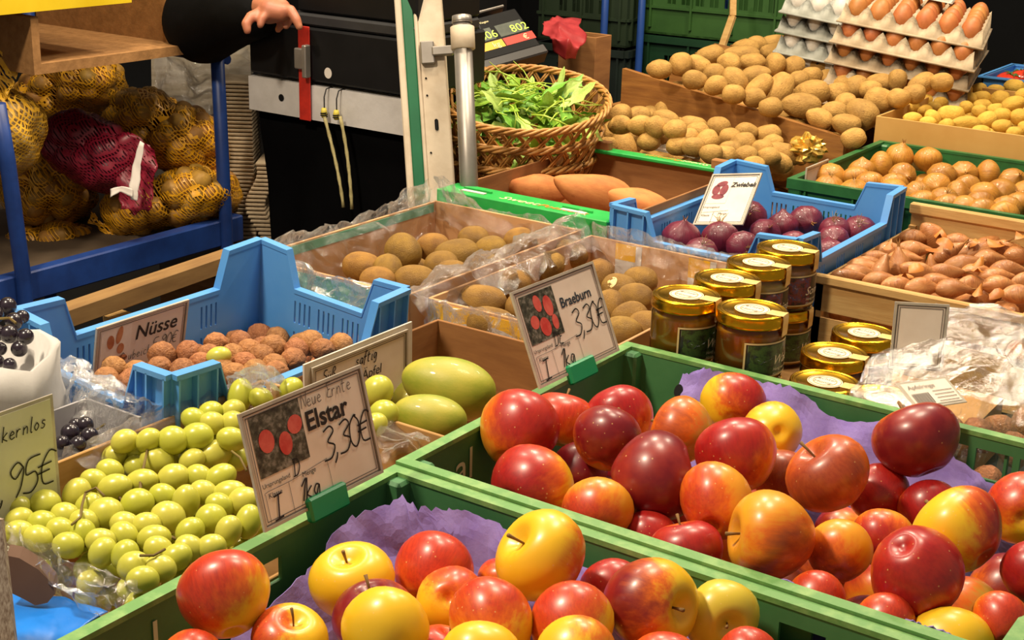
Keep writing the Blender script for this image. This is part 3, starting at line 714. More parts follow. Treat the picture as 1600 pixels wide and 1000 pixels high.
B_ = [
 (810, 673, 128, (.3, .7, -.6), (.6, .4, .6), .55, OR, RD, .01, 'large red apple with orange flank in the crate corner below the blue-lettered card'),
 (880, 656, 100, (.2, .9, -.2), (-.2, .8, .6), .5, OR, ORD, -.005, 'orange-red apple right below the clip of the blue-lettered card'),
 (967, 657, 108, (-.3, .8, -.4), (-.5, .6, .6), .6, OR, RD, -.005, 'red apple with orange right flank touching the purple paper edge'),
 (948, 686, 112, (.3, .8, -.4), (.1, .6, .8), .75, OG, DR, .015, 'speckled dark red apple with a russet shoulder'),
 (830, 760, 135, (.6, .3, -.7), (-.6, .2, .6), .5, YL, RD, -.005, 'red apple with a yellow end lying along the front rim'),
 (905, 737, 90, (0, .6, -1), (0, .3, 1), 1.1, OR, DR, -.035, 'dark red apple in the gap under the speckled one'),
 (932, 802, 114, (.2, .5, -.8), (-.5, -.2, .6), .2, OR, ORD, 0, 'orange apple with a bright highlight against the front rim'),
 (1022, 752, 142, (.95, .25, .1), (.2, .3, 1), 1.1, OR, DR, .015, 'deep red glossy apple lying on its side, calyx turned out'),
 (1067, 674, 106, (-.8, .3, -.5), (-.4, .5, .6), -.1, OG, BR, .0, 'dull russet apple with its hollow turned towards the yellow apple'),
 (1146, 631, 102, (.1, .5, -.8), (.8, .3, .5), .35, YL, RD, .0, 'half yellow half red apple leaning on the purple paper'),
 (1151, 712, 124, (-.1, .9, -.4), (-.6, .5, .5), .65, OR, RD, .02, 'red apple with a glowing orange cheek in the crate middle'),
 (1207, 676, 97, (-.15, -.05, -1), (-.6, .8, -.2), -.55, YL, ORD, .0, 'yellow apple with its calyx facing out against purple paper'),
 (1116, 787, 118, (.3, .5, -.8), (-.7, .1, .5), -.05, OR, ORD, .015, 'orange-yellow apple between the deep red apple and the big dull one'),
 (1295, 742, 130, (-.6, .75, .25), (-.3, .2, .8), .35, OG, BR, .02, 'brownish red striped apple with a greenish side'),
 (1222, 746, 95, (0, .8, -.5), (0, .4, 1), .5, OR, BR, -.02, 'brownish apple in the gap beside the striped greenish-sided apple'),
 (1378, 772, 95, (0, .6, -.8), (-.2, .4, .8), .9, OR, RD, -.02, 'red apple below the very dark perched apple'),
 (1432, 690, 133, (-.3, .85, -.3), (0, -.2, 1), .85, OR, DR, .035, 'very dark red shiny apple perched highest against the crate rim'),
 (1206, 838, 145, (-.8, .1, .1), (.3, -.3, .7), -.05, OR, BR, .02, 'big dull orange apple with a brownish blush'),
 (1312, 862, 104, (.2, .7, -.7), (-.5, -.4, .6), .0, OR, BR, .0, 'orange apple leaning on the big dull orange apple'),
 (1380, 842, 98, (.2, .5, -.8), (-.5, -.2, .8), .4, OR, RD, -.01, 'red-orange apple above the large all-red apple'),
 (1450, 797, 95, (0, .7, -.7), (0, .4, .8), .9, OR, RD, -.02, 'red apple hidden behind the yellow and crimson split apple'),
 (1498, 831, 145, (-.5, .6, -.6), (.9, .1, .25), .15, YL, RD, .03, 'large apple sharply split between bright yellow and crimson'),
 (1427, 896, 150, (.5, -.7, -.5), (-.1, .2, 1), .85, OR, RD, .02, 'large all-red apple with tiny pale flecks near the crate edge'),
 (1597, 796, 112, (.3, .2, -1), (-.5, .5, .2), .1, YL, ORD, .01, 'orange and yellow apple with its calyx turned down at the crate side'),
 (1620, 895, 108, (0, .6, -.8), (-.1, .2, 1), .9, OR, RD, .01, 'bright red apple against the crate end wall'),
 (1393, 972, 92, (.2, .5, -.8), (0, .4, .8), .5, OR, ORD, .0, 'small orange-red apple below the large all-red apple'),
 (1487, 1008, 142, (.2, .5, -.8), (.5, -.5, 0), -.8, YL, OR, .02, 'orange-yellow apple low against the crate front rim'),
 (1552, 980, 90, (.2, .5, -.8), (0, .4, .8), .3, OR, ORD, -.005, 'small orange apple beside the orange-yellow one at the rim'),
 (1073, 862, 116, (-.2, 1, -.1), (0, .5, .8), .7, OR, RD, -.01, 'red apple with upright stem behind the front rim'),
 (1015, 834, 90, (.2, .5, -.8), (0, .4, .8), .8, OR, RD, -.02, 'small red apple beside the upright-stemmed red one'),
 (1275, 938, 90, (.2, .5, -.8), (0, .4, .8), .4, OR, ORD, -.01, 'orange-red apple half hidden behind the front rim'),
]
def place_apples(T, x0, x1, y0, y1, zc, name, dfl, grp):
    rows = []
    for e in T:
        z = zc+e[8]; p = WZ(e[0], e[1], z)
        for _ in range(60):
            r = e[2]*depth(p)/F/2
            if p[1] < y0+r: z -= .002; p = WZ(e[0], e[1], z)
            elif p[1] > y1-r: z += .002; p = WZ(e[0], e[1], z)
            else: break
        rows.append((p, r))
    P = spread([a for a, _ in rows], [r*.93 for _, r in rows], 40, None, .15)
    for k, (e, p) in enumerate(zip(T, P)):
        D = 2*rows[k][1]*depth(p)/depth(rows[k][0])
        zd = camdir(e[3]); xa = np.cross(zd, (.3, .5, .8)); xa /= np.linalg.norm(xa); ya = np.cross(zd, xa)
        Rw = basis(xa, ya, zd).to_3x3()
        o = put(name, APM[k % 5]); o.location = Vector(p); o.rotation_euler = Rw.to_euler(); o.scale = (D,)*3
        bd = Rw.transposed()@Vector(camdir(e[4]))
        o['blush_dir'] = list(bd); o['blush_amount'] = float(e[5])-(.24 if name == 'red_apple' else .12); o['ground'] = list(lin(e[6])); o['blush'] = list(lin(e[7]))
        tag(o, e[9] or dfl, 'apple', grp)
        put('stem', STM[k % 3], o); put('calyx', CLM, o)
place_apples(E_, EX0, EX1, EY0+.004, EY1-.006, .888, 'yellow_red_apple', 'yellow apple with red blush in the green crate with purple paper, among the pile', 'yellow and red apples in the nearest green crate')
place_apples(B_, BX0, BX1, BY0+.004, BY1-.006, .888, 'red_apple', 'red and orange apple in the pile before the honey jars', 'red apples in the crate before the honey jars')
def under_apples(rect, z, cols, lab, grp, name, seed):
    for k, o in enumerate(fill(name, lab, 'apple', grp, rect, z, .078, APM, (.072,)*3, seed)):
        c = cols[k % len(cols)]; o['blush_dir'] = [0., .3, .9]; o['blush_amount'] = c[1]; o['ground'] = list(lin(c[0])); o['blush'] = list(lin(c[2]))
under_apples((BX0+.10, BX1-.05, BY0+.06, BY1-.06), .80, [(OR, .6, RD), (OG, .4, BR), (OR, .9, DR)], 'red apple in the bottom layer of the crate before the honey jars', 'bottom layer apples of the red crate', 'red_apple', 5)
under_apples((EX0+.10, EX1-.05, EY0+.06, EY1-.06), .795, [(YL, .1, ORD), (OR, .2, ORD), (YL, -.5, ORD)], 'yellow apple in the bottom layer of the crate with the green clip card', 'bottom layer apples of the yellow crate', 'yellow_red_apple', 6)

# purple paper liners
def disc0(c, a, b, n=16):
    V = [tuple(c)]+[(c[0]+a*math.cos(2*math.pi*k/n), c[1]+.003*math.sin(2*math.pi*k/n), c[2]+b*math.sin(2*math.pi*k/n)) for k in range(n)]
    return V, [(0, 1+k, 1+(k+1) % n) for k in range(n)]
def liner(name, label, pts, drop, seed, lean=(0, 0, 0), top=.0, amp=.010):
    """pts: (x, y, ztop) along the wall"""
    rows = [[(p[0]+lean[0]*1.3, p[1]+lean[1]*1.3, p[2]-drop) for p in pts], [(p[0]+lean[0]*.7, p[1]+lean[1]*.7, p[2]-drop*.45) for p in pts], [(p[0], p[1], p[2]+top) for p in pts]]
    o = part(name, sheet(rows, 16, 110, amp, 14, seed, .0012, .13), PURPLE, None, False); tag(o, label, 'paper'); return o
liner('paper_liner', 'crumpled purple pulp paper along the crate wall before the honey jars', [(BX0+.085, BY1-.016, .885), (BX0+.11, BY1-.018, .9), (BX0+.16, BY1-.018, .904), (BX0+.22, BY1-.016, .902), (BX0+.27, BY1-.016, .888), (BX0+.33, BY1-.016, .895), (BX0+.39, BY1-.018, .885), (BX0+.44, BY1-.022, .862), (BX0+.5, BY1-.026, .848), (BX1-.01, BY1-.03, .84)], .11, 3, (0, -.045, 0))
_hp = WY(1060, 611, BY1-.034)
part('punched_hole', disc0(_hp, .0055, .0075), BLACK, COL.objects['paper_liner'])
liner('paper_liner', 'thin strip of purple paper edge along the front rim of the red apple crate', [(BX0+.28, BY0+.014, .876), (BX0+.36, BY0+.014, .894), (BX0+.42, BY0+.016, .890), (BX0+.5, BY0+.016, .896), (BX1-.01, BY0+.02, .885)], .1, 4, (0, .03, 0), 0, .006)
liner('paper_liner', 'crumpled purple pulp paper standing in the corner of the yellow apple crate', [(EX0+.03, EY0+.13, .815), (EX0+.028, EY0+.20, .855), (EX0+.03, EY0+.27, .872), (EX0+.036, EY0+.33, .893), (EX0+.05, EY1-.05, .906), (EX0+.085, EY1-.03, .900), (EX0+.12, EY1-.022, .886), (EX0+.17, EY1-.02, .872), (EX0+.22, EY1-.02, .88), (EX0+.30, EY1-.02, .872), (EX0+.38, EY1-.02, .86)], .13, 5, (.045, -.03, 0))

# ------------------------------------------------------------------ grapes
GR = [(376,619,52,36,80),(305,655,38,32),(337,661,33,38),(360,660,26,33),(362,642,30,24),(307,683,47,42,10),(270,688,45,42,-10),(362,686,43,35),(335,710,54,41,15),(245,719,50,45,-20),(210,707,28,38),(181,712,33,28),(172,736,40,30),(179,762,50,40,15),(222,752,49,32,10),(271,747,48,42,20),(291,784,40,52,80),(340,746,48,38,30),(360,772,52,38,10),(377,783,47,42,20),(120,772,40,48,70),(147,752,26,28),(215,787,48,44,10),(162,805,53,50,20),(140,790,34,32),(27,792,40,35),(71,788,45,43),(32,814,38,31),(66,817,38,38),(32,834,30,24),(100,806,28,26),(96,831,33,28),(126,839,34,47,80),(201,822,40,35),(261,809,50,47,-20),(241,841,48,38,5),(297,830,40,38),(330,811,45,45),(357,830,38,47,70),(165,862,38,45,60),(191,867,35,43,70),(210,885,48,45,20),(250,888,38,33),(277,868,38,35),(300,860,26,28),(321,856,32,24),(388,815,36,50,80),(160,846,30,32),(225,905,24,22),(600,646,43,40,0),(590,612,45,50,60),(586,664,36,34),(455,607,28,24),(406,622,30,26),(330,645,30,28),(232,690,30,28),(196,690,30,26),(255,775,30,30),(318,770,30,36),(300,720,34,34),(250,860,30,26),(60,840,30,24),(110,850,28,26),(190,835,30,30),(225,820,26,26),(345,790,30,30),(315,745,28,30),(135,815,30,30)]
bunches = [thing('grape_bunch', l, 'grapes', tuple(WZ(x, y, .80)), 0, 'bunches of green grapes') for l, x, y in (
    ('bunch of green grapes beside the large price card', 340, 720), ('bunch of green grapes in the middle of the box with brown bare twigs', 220, 780), ('bunch of green grapes in the box corner below the handwritten card', 60, 815), ('few green grapes behind the large price card beside the mangoes', 590, 640))]
def bunch_of(x, y): return 3 if x > 430 else (2 if x < 110 else (0 if x > 262 and y < 800 else 1))
gp = []
for e in GR:
    p = WZ(e[0], e[1], .872+(.018 if e[1] < 700 else 0)); gp.append(p)
gP = spread(gp, [.0122]*len(gp), 30, None, .25)
rg = random.Random(4)
for k, (e, p) in enumerate(zip(GR, gP)):
    b = bunches[bunch_of(e[0], e[1])]; kk = depth(p)/F; lo, sh = max(max(e[2:4])*kk*1.12, .028), max(min(e[2:4])*kk*1.1, .024)
    o = put('grape', GRM[k % 2], b); o.location = Vector(p)-b.location
    a = e[4] if len(e) > 4 else rg.uniform(-40, 40); o.rotation_euler = orient(a, rg.uniform(-.4, .4)).to_euler(); o.scale = (lo, sh, sh)
for bi, b in enumerate(bunches):                         # grapes lower down in each bunch and the twigs
    mem = [p for e, p in zip(GR, gP) if bunch_of(e[0], e[1]) == bi]
    for k, p in enumerate(mem):
        q = Vector(p)+Vector((rg.uniform(-.012, .012), rg.uniform(-.012, .012), -.026)); o = put('grape', GRM[k % 2], b); o.location = q-b.location; o.scale = (.026, .023, .023); o.rotation_euler = (rg.uniform(0, 6), rg.uniform(0, 6), 0)
        if k % 2 == 0 and q.y > .72:
            q2 = q+Vector((0, 0, -.026)); o = put('grape', GRM[k % 2], b); o.location = q2-b.location; o.scale = (.026, .023, .023)
    c = np.mean(mem, 0)-np.array([0, 0, .02]); tw = []
    for p in mem[::2]:
        e_ = np.array(p)-np.array([0, 0, .004]); tw.append(tube([c-b.location, (c+e_)/2+[rg.uniform(-.01, .01), rg.uniform(-.01, .01), .006]-np.array(b.location), e_-b.location], [.0022, .0016, .0012], 5))
    part('stem', join(*tw), TWIG, b, True)
for pts in ([(133, 772), (128, 790), (126, 808), (112, 820)], [(133, 770), (150, 762), (163, 775)], [(440, 0)][:0], [(218, 868), (240, 868), (258, 858)], [(362, 705), (375, 715), (385, 735)]):
    if pts: part('stem', tube([np.array(WZ(x, y, .886))-bunches[1].location for x, y in pts], .0012, 6), TWIG, bunches[1], True)

# ------------------------------------------------------------------ mangoes, sweet potatoes
MANGO = M('mango_skin', '#8f9a2c', '#b0a83c', scale=2.2, rough=.5, bump=.08, bscale=30, coat=.1)
def mango_vf(s):
    def fn(t, p):
        v = u3(t, p); q = np.array([v[2], v[0], v[1]]); q[1] += .12*(1-q[0]**2)*(-1); q[1:] *= 1+.12*q[0]; return q*(1+.03*nz(q, 1.2, s))*.5
    return blob(32, 24, fn)
mm = mesh('mango', *mango_vf(2), MANGO, True)
for (x, y, w, h, a, z, lab) in ((701, 602, 152, 100, -14, .868, 'larger green mango lying behind the smaller one'), (672, 650, 118, 76, -12, .87, 'smaller yellow-green mango lying against the green crate'), (640, 628, 100, 80, 0, .80, 'green mango low in the box')):
    p = WZ(x, y, z); k = depth(p)/F; o = put('mango', mm); o.location = Vector(p); o.rotation_euler = orient(a, .1, .6).to_euler(); o.scale = (w*k, h*k, h*k*.95); tag(o, lab, 'mango')
def swp_vf(seed):
    r = random.Random(seed)
    def fn(t, p):
        v = u3(t, p); q = np.array([v[2], v[0], v[1]]); pr = (1-abs(q[0])**2.2)**.12; q[1:] *= 1-.32*q[0]-.1*q[0]**2; q[1] += .18*math.sin(q[0]*2.2+seed)
        return q*(1+.08*nz(q, 1.4, seed)+.02*nz(q, 5, seed))*.5
    return blob(22, 20, fn)
SWM = [mesh('sweet_potato', *swp_vf(i), SWP, True) for i in range(3)]
for k, (x, y, w, h, a, z, lab) in enumerate(((925, 300, 135, 58, -22, .885, 'large orange sweet potato lying across the carton, thick end by the baskets'), (838, 296, 96, 46, -8, .868, 'reddish sweet potato tucked beneath the wicker baskets'), (1000, 325, 120, 52, -28, .865, 'pale orange sweet potato pointing at the blue red-onion crate'), (960, 335, 110, 50, -20, .83, 'sweet potato underneath the others in the green-edged carton'), (880, 310, 110, 50, -10, .825, 'sweet potato lowest in the green-edged carton'))):
    p = WZ(x, y, z); kk = depth(p)/F; o = put('sweet_potato', SWM[k % 3]); o.location = Vector(p); o.rotation_euler = orient(180+a, .15, .5+k).to_euler(); o.scale = (w*kk, h*kk*1.05, h*kk*1.05); tag(o, lab, 'sweet potato')

# ------------------------------------------------------------------ kiwis, walnuts
KI1 = [(568,418,64,48,-10),(630,393,56,60,-50),(648,438,68,48,0),(677,386,54,42,0),(713,399,74,52,12),(707,430,46,34),(767,391,44,32,10),(812,377,46,34,5),(604,424,30,36),(760,420,50,36),(590,440,40,40),(740,375,46,36),(690,415,44,36)]
KI2 = [(885,397,70,44,-10),(855,417,58,44,30),(802,445,52,42,20),(750,470,86,46,-3),(768,507,78,56,-10),(967,452,56,48,-10),(937,432,44,48),(992,467,48,46),(953,482,40,44),(985,498,50,44,20),(972,520,48,40),(1008,512,40,38),(820,480,50,42),(900,450,56,44),(850,470,56,44),(1000,440,40,36),(920,500,50,42),(880,520,50,42),(840,520,50,42)]
k1o = heap('kiwi', 'brown kiwi in the film-lined box beside the blue nut crate', 'kiwi', 'kiwis in the box by the nut crate', KI1, lambda x, y: .862, KWM, (.052, .044), None, .9)
k2o = heap('kiwi', 'brown kiwi in the yellow printed box behind the red apples', 'kiwi', 'kiwis in the yellow printed box', KI2, lambda x, y: .868, KWM, (.052, .044), None, .9)
fill('kiwi', 'brown kiwi in the bottom layer of the box beside the nut crate', 'kiwi', 'kiwis at the bottom of the box by the nut crate', (K1[0]+.05, K1[1]-.04, K1[2]+.06, K1[3]-.05), .815, .064, KWM, (.06, .048, .048))
fill('kiwi', 'brown kiwi in the bottom layer of the yellow printed box', 'kiwi', 'kiwis at the bottom of the yellow printed box', (K2[0]+.05, K2[1]-.04, K2[2]+.06, K2[3]-.05), .815, .064, KWM, (.06, .048, .048))
STK = M('fruit_sticker', '#dcdad0', '#8fb6a0', scale=90, lo=.55, hi=.62, rough=.4); STK2 = M('yellow_fruit_sticker', '#e8d9a0', '#d9a020', scale=90, lo=.5, hi=.55, rough=.4)
def sticker(o, px, py, m, w=.013):
    """small oval label bent onto the fruit where the ray meets it"""
    Mw = Matrix.LocRotScale(o.location, o.rotation_euler, o.scale); inv = Mw.inverted(); d0 = _ray(px, py); a = inv@Vector(CAM); b = (inv.to_3x3()@Vector(d0))
    A, Bq, C = b.dot(b), 2*a.dot(b), a.dot(a)-.25; disc = Bq*Bq-4*A*C
    if disc < 0: return
    h = a+b*((-Bq-math.sqrt(disc))/(2*A)); n = h.normalized(); u = n.cross(Vector((.2, .4, .9))).normalized(); v = n.cross(u); sc = o.scale
    V = []; Fc = []; N = 14
    for rr_ in (0, .6, 1):
        for k in range(N):
            t = 2*math.pi*k/N; q = n+u*(rr_*math.cos(t)*w*.62/sc[0]*2)+v*(rr_*math.sin(t)*w*.75/sc[1]*2); V.append(tuple(q.normalized()*.512))
    for r_ in range(2):
        for k in range(N): l = (k+1) % N; Fc.append((r_*N+k, r_*N+l, (r_+1)*N+l, (r_+1)*N+k))
    part('sticker', (V, Fc), m, o, True)
sticker(k1o[0], 547, 412, STK); sticker(k1o[2], 633, 413, STK); sticker(k2o[5], 955, 441, STK2)
WN = [(257,555,46,44),(297,553,42,36),(245,577,34,30),(181,577,40,32),(166,592,34,28),(340,537,30,30),(374,536,37,38),(358,556,36,32),(385,567,36,30),(394,548,36,32),(350,578,36,32),(428,548,46,46),(453,546,34,38),(483,537,46,38,30),(510,544,36,32),(408,556,34,32),(370,580,36,30),(427,574,36,28),(455,562,36,32),(525,541,32,28),(330,556,34,30),(315,572,36,30),(285,578,36,30),(220,580,36,30),(205,596,36,30),(400,580,34,28),(440,585,34,28)]
heap('walnut', 'brown walnut in the light blue crate', 'walnut', 'walnuts in the blue crate', WN, lambda x, y: .868, WNM, (.032, .03), (NX0+.008, NX1-.006, NY0+.01, NY1-.01), 1.0)
fill('walnut', 'brown walnut at the bottom of the light blue crate', 'walnut', 'walnuts at the bottom of the blue crate', (NX0+.03, NX1-.02, NY0+.03, NY1-.02), .825, .037, WNM, (.036, .034, .034))
sg = put('grape', GRM[0]); sg.location = Vector(WZ(342, 556, .882)); sg.scale = (.03, .022, .022); sg.rotation_euler = orient(10).to_euler(); tag(sg, 'single loose green grape lying among the walnuts', 'grape')

# ------------------------------------------------------------------ potatoes
PB = [(1064,100,36,38),(1030,108,40,26),(1092,101,42,30,-30),(1116,114,30,30),(1085,124,40,28),(1109,86,44,30,10),(1139,99,38,32,-20),(1158,85,62,28,5),(1148,125,46,38,-50),(1118,135,38,24,15),(1146,148,38,24),(1180,118,48,30,10),(1175,97,42,24),(1212,81,52,28),(1210,100,36,32,80),(1240,104,36,34),(1185,136,54,32,40),(1216,140,62,42,55),(1178,153,34,26),(1204,168,36,24),(1269,145,56,38),(1252,165,66,40,-5),(1278,104,34,32),(1275,85,62,34),(1212,68,50,24),(1182,70,34,22),(1165,75,42,20),(1268,118,36,24),(1248,125,34,26),(1280,186,44,30,-30),(1351,104,50,44,-60),(1322,115,36,38),(1308,102,34,30),(1407,113,50,42,-30),(1376,129,44,30),(1338,138,42,36),(1439,132,50,32,25),(1426,146,32,22),(1472,128,30,20),(1375,156,50,40),(1307,146,38,36),(1347,178,54,46,-40),(1322,162,32,26),(1302,176,46,32),(1322,193,48,34,-10),(1334,216,38,28,15),(1405,153,28,24),(1367,98,28,38),(1400,126,28,32),(1318,130,30,26),(1292,122,30,24),(1240,75,40,24),(1300,80,40,26),(1330,92,36,26),(1360,140,34,28)]
heap('potato', 'brown potato heaped behind the plank of the wooden tray', 'potato', 'potatoes behind the plank of the wooden tray', PB, lambda x, y: .908+(1320-x)*.00015+(215-y)*.00050+max(0, x-1300)*.0004, PTM, (.05, .042), None, .85)
PS = [(999,182,40,32),(1040,187,44,32,-20),(1082,195,46,30,-10),(1122,198,40,32),(1166,205,38,28),(1200,210,40,32),(966,197,38,28),(1002,198,36,26),(1035,198,36,26),(958,215,44,32),(987,215,38,34,-50),(1047,212,42,30),(1075,215,28,26),(1102,222,44,36,40),(1161,224,40,38),(1207,224,34,28),(1130,242,42,26),(1142,235,34,24),(1193,235,36,28),(1228,242,54,32,-25),(1280,243,28,32),(970,178,32,32),(1010,212,30,26),(1240,252,60,34,-25),(1227,268,28,26),(1205,247,36,24),(1165,243,36,26),(1060,235,38,28),(1020,232,38,28),(985,235,34,28),(1095,245,38,26),(1140,215,34,28),(1255,232,36,28),(1090,205,30,26)]
heap('potato', 'small brown potato in the front half of the wooden tray', 'potato', 'potatoes in the front half of the wooden tray', PS, lambda x, y: .890+(1230-x)*.00020, PTM, (.045, .038), (-1.62, -1.10, 2.372, 2.772), .9)
fill('potato', 'brown potato deep in the wooden tray', 'potato', 'potatoes deep in the wooden tray', (-1.5, -1.14, 2.42, 3.2), lambda x, y: .725+zt(x+1.10)-.085, .075, PTM, (.08, .058, .058))
fill('potato', 'brown potato in the middle layer of the wooden tray', 'potato', 'potatoes in the middle of the wooden tray', (-1.48, -1.14, 2.84, 3.2), lambda x, y: .725+zt(x+1.10)-.03, .07, PTM, (.078, .056, .056), 8)
YP = [(1425,170,28,26),(1446,157,28,20),(1477,147,36,30),(1497,152,24,24),(1507,141,26,18),(1530,139,24,20),(1555,141,28,18),(1585,137,33,28),(1562,155,31,26),(1532,153,31,22),(1535,165,33,22),(1512,155,24,22),(1460,168,22,18),(1445,174,20,18),(1485,179,44,31,-5),(1457,185,30,24,-50),(1426,186,31,20),(1510,168,22,20),(1530,173,24,20),(1582,163,40,24,15),(1542,189,35,28,30),(1510,194,48,26),(1567,180,30,24),(1565,197,30,22),(1590,182,26,26),(1585,208,28,20),(1532,206,30,18),(1450,192,28,18),(1478,196,24,18),(1555,172,26,22),(1470,160,24,20),(1600,150,30,24),(1605,200,30,24),(1612,175,30,26)]
heap('potato', 'small yellow potato in the tan cardboard box', 'potato', 'yellow potatoes in the tan box', YP, lambda x, y: .925+(210-y)*.0002, YPM, (.032, .028), None, .95)
fill('potato', 'small yellow potato underneath in the tan cardboard box', 'potato', 'yellow potatoes at the bottom of the tan box', (YX[0]+.035, -.70, YX[2]+.04, YX[3]-.04), .895, .048, YPM, (.05, .042, .042))
# ------------------------------------------------------------------ onions
def dress(os_, k0=2, tuft_every=3):
    for k, o in enumerate(os_):
        if k % 2 == 0: put('dry_neck', NKM, o)
        if k % tuft_every == 0: put('root_tuft', RTM, o)
ON = [(1406,244,45,45),(1450,249,44,44),(1307,277,45,44),(1347,266,37,37),(1410,275,46,40),(1472,274,46,42),(1506,272,37,35),(1542,272,43,46),(1583,283,42,42),(1462,291,40,40),(1511,294,37,36),(1565,300,48,46),(1470,316,43,43),(1497,305,32,34),(1430,307,34,38),(1441,322,38,36),(1510,328,43,38),(1532,320,36,34),(1570,329,46,40),(1338,281,32,30),(1330,300,37,34),(1284,298,32,28),(1376,258,30,34),(1537,305,30,30),(1592,320,32,32),(1504,338,36,30),(1605,300,40,40),(1385,290,36,34),(1360,285,34,32),(1400,300,36,34),(1545,335,36,30),(1480,338,36,30)]
onn = heap('onion', 'golden brown onion in the dark green crate', 'onion', 'golden onions in the dark green crate', ON, lambda x, y: .888, ONM, (.055, .05), (ONX0+.005, ONX1+.05, ONY0+.004, ONY1-.006), .95)
dress(onn)
fill('onion', 'golden brown onion at the bottom of the dark green crate', 'onion', 'golden onions at the bottom of the dark green crate', (ONX0+.05, ONX1-.04, ONY0+.05, ONY1-.05), .83, .066, ONM, (.06, .06, .056))
RO = [(1065,370,62,56),(1125,372,60,58),(1168,340,62,58),(1223,352,50,44),(1263,344,56,50),(1347,350,54,48),(1302,376,52,40),(1295,395,44,40),(1195,365,52,48),(1240,385,52,46),(1160,385,52,48),(1320,360,40,40),(1095,395,46,44)]
ron = heap('red_onion', 'dark red onion in the blue crate before the small onion card', 'onion', 'red onions in the blue crate', RO, lambda x, y: .858, RNM, (.055, .05), (QX0+.006, QX1-.006, QY0+.006, QY1-.006), .95, labels={0: 'bright glossy red onion with a whiskered root in the blue crate', 5: 'purple onion with a long dry neck in the blue crate corner'})
dress(ron, 2, 1)
fill('red_onion', 'dark red onion at the bottom of the blue crate', 'onion', 'red onions at the bottom of the blue crate', (QX0+.05, QX1-.04, QY0+.05, QY1-.05), .79, .068, RNM, (.062, .062, .058))
SH = [(1457,372,58,38,-45),(1378,392,50,36),(1527,390,72,34,15),(1425,390,52,28),(1435,425,66,36,-15),(1505,415,60,38,10),(1405,417,36,42),(1372,425,28,42,70),(1345,415,40,30),(1582,375,46,34),(1590,397,36,32),(1318,412,42,28),(1337,425,36,28),(1520,445,46,30),(1487,452,34,28),(1400,445,38,24),(1437,450,42,26),(1560,447,40,28),(1572,422,44,28),(1592,460,34,28),(1462,442,38,28),(1545,405,40,28),(1480,395,44,28,30),(1410,405,40,26),(1360,405,38,26),(1550,430,40,26),(1475,425,40,26),(1300,425,36,24),(1605,440,36,28),(1380,440,38,26),(1530,425,40,28),(1500,380,40,28,-20),(1560,375,40,28,30),(1430,372,36,24)]
shs = heap('shallot', 'coppery brown shallot in the pale veneer basket', 'shallot', 'shallots in the veneer basket', SH, lambda x, y: .855, SHM, (.05, .03), (-.76, -.34, 1.937, 2.33), .95)
SNK = mesh('dry_neck', *join(*[tube([(.55, .01*math.cos(a), .01*math.sin(a)), (.72, .05*math.cos(a), .05*math.sin(a)), (.86, .12*math.cos(a), .12*math.sin(a))], [.05, .03, .01], 5) for a in (0, 2.1, 4.2)]), NECK)
for k, o in enumerate(shs):
    if k % 2 == 0: put('dry_neck', SNK, o)
fill('shallot', 'coppery brown shallot at the bottom of the veneer basket', 'shallot', 'shallots at the bottom of the basket', (-.73, -.38, 1.97, 2.29), .81, .048, SHM, (.07, .04, .04))
SKIN = M('papery_onion_skin', '#c98338', '#a85e22', scale=20, rough=.45)
sk = []
for k in range(26):
    a = rg.uniform(0, 6.28); p = Vector((rg.uniform(-.73, -.37), rg.uniform(1.97, 2.3), rg.uniform(.862, .885))); u = Vector((math.cos(a), math.sin(a), rg.uniform(-.3, .6))); v = u.cross(Vector((0, 0, 1))).normalized(); l, w = rg.uniform(.015, .03), rg.uniform(.006, .012)
    sk.append(([tuple(p+u*l*i/3+v*w*j*(1-(i/3-.5)**2*2)+Vector((0, 0, (.008*math.sin(i+k)+.006)*(1-abs(j))))) for i in range(4) for j in (-1, 0, 1)], [(i*3+j, (i+1)*3+j, (i+1)*3+j+1, i*3+j+1) for i in range(3) for j in range(2)]))
tag(part('onion_skin_flakes', join(*sk), SKIN, None, True, 'stuff'), 'loose papery skin flakes scattered over the shallots', 'skins')

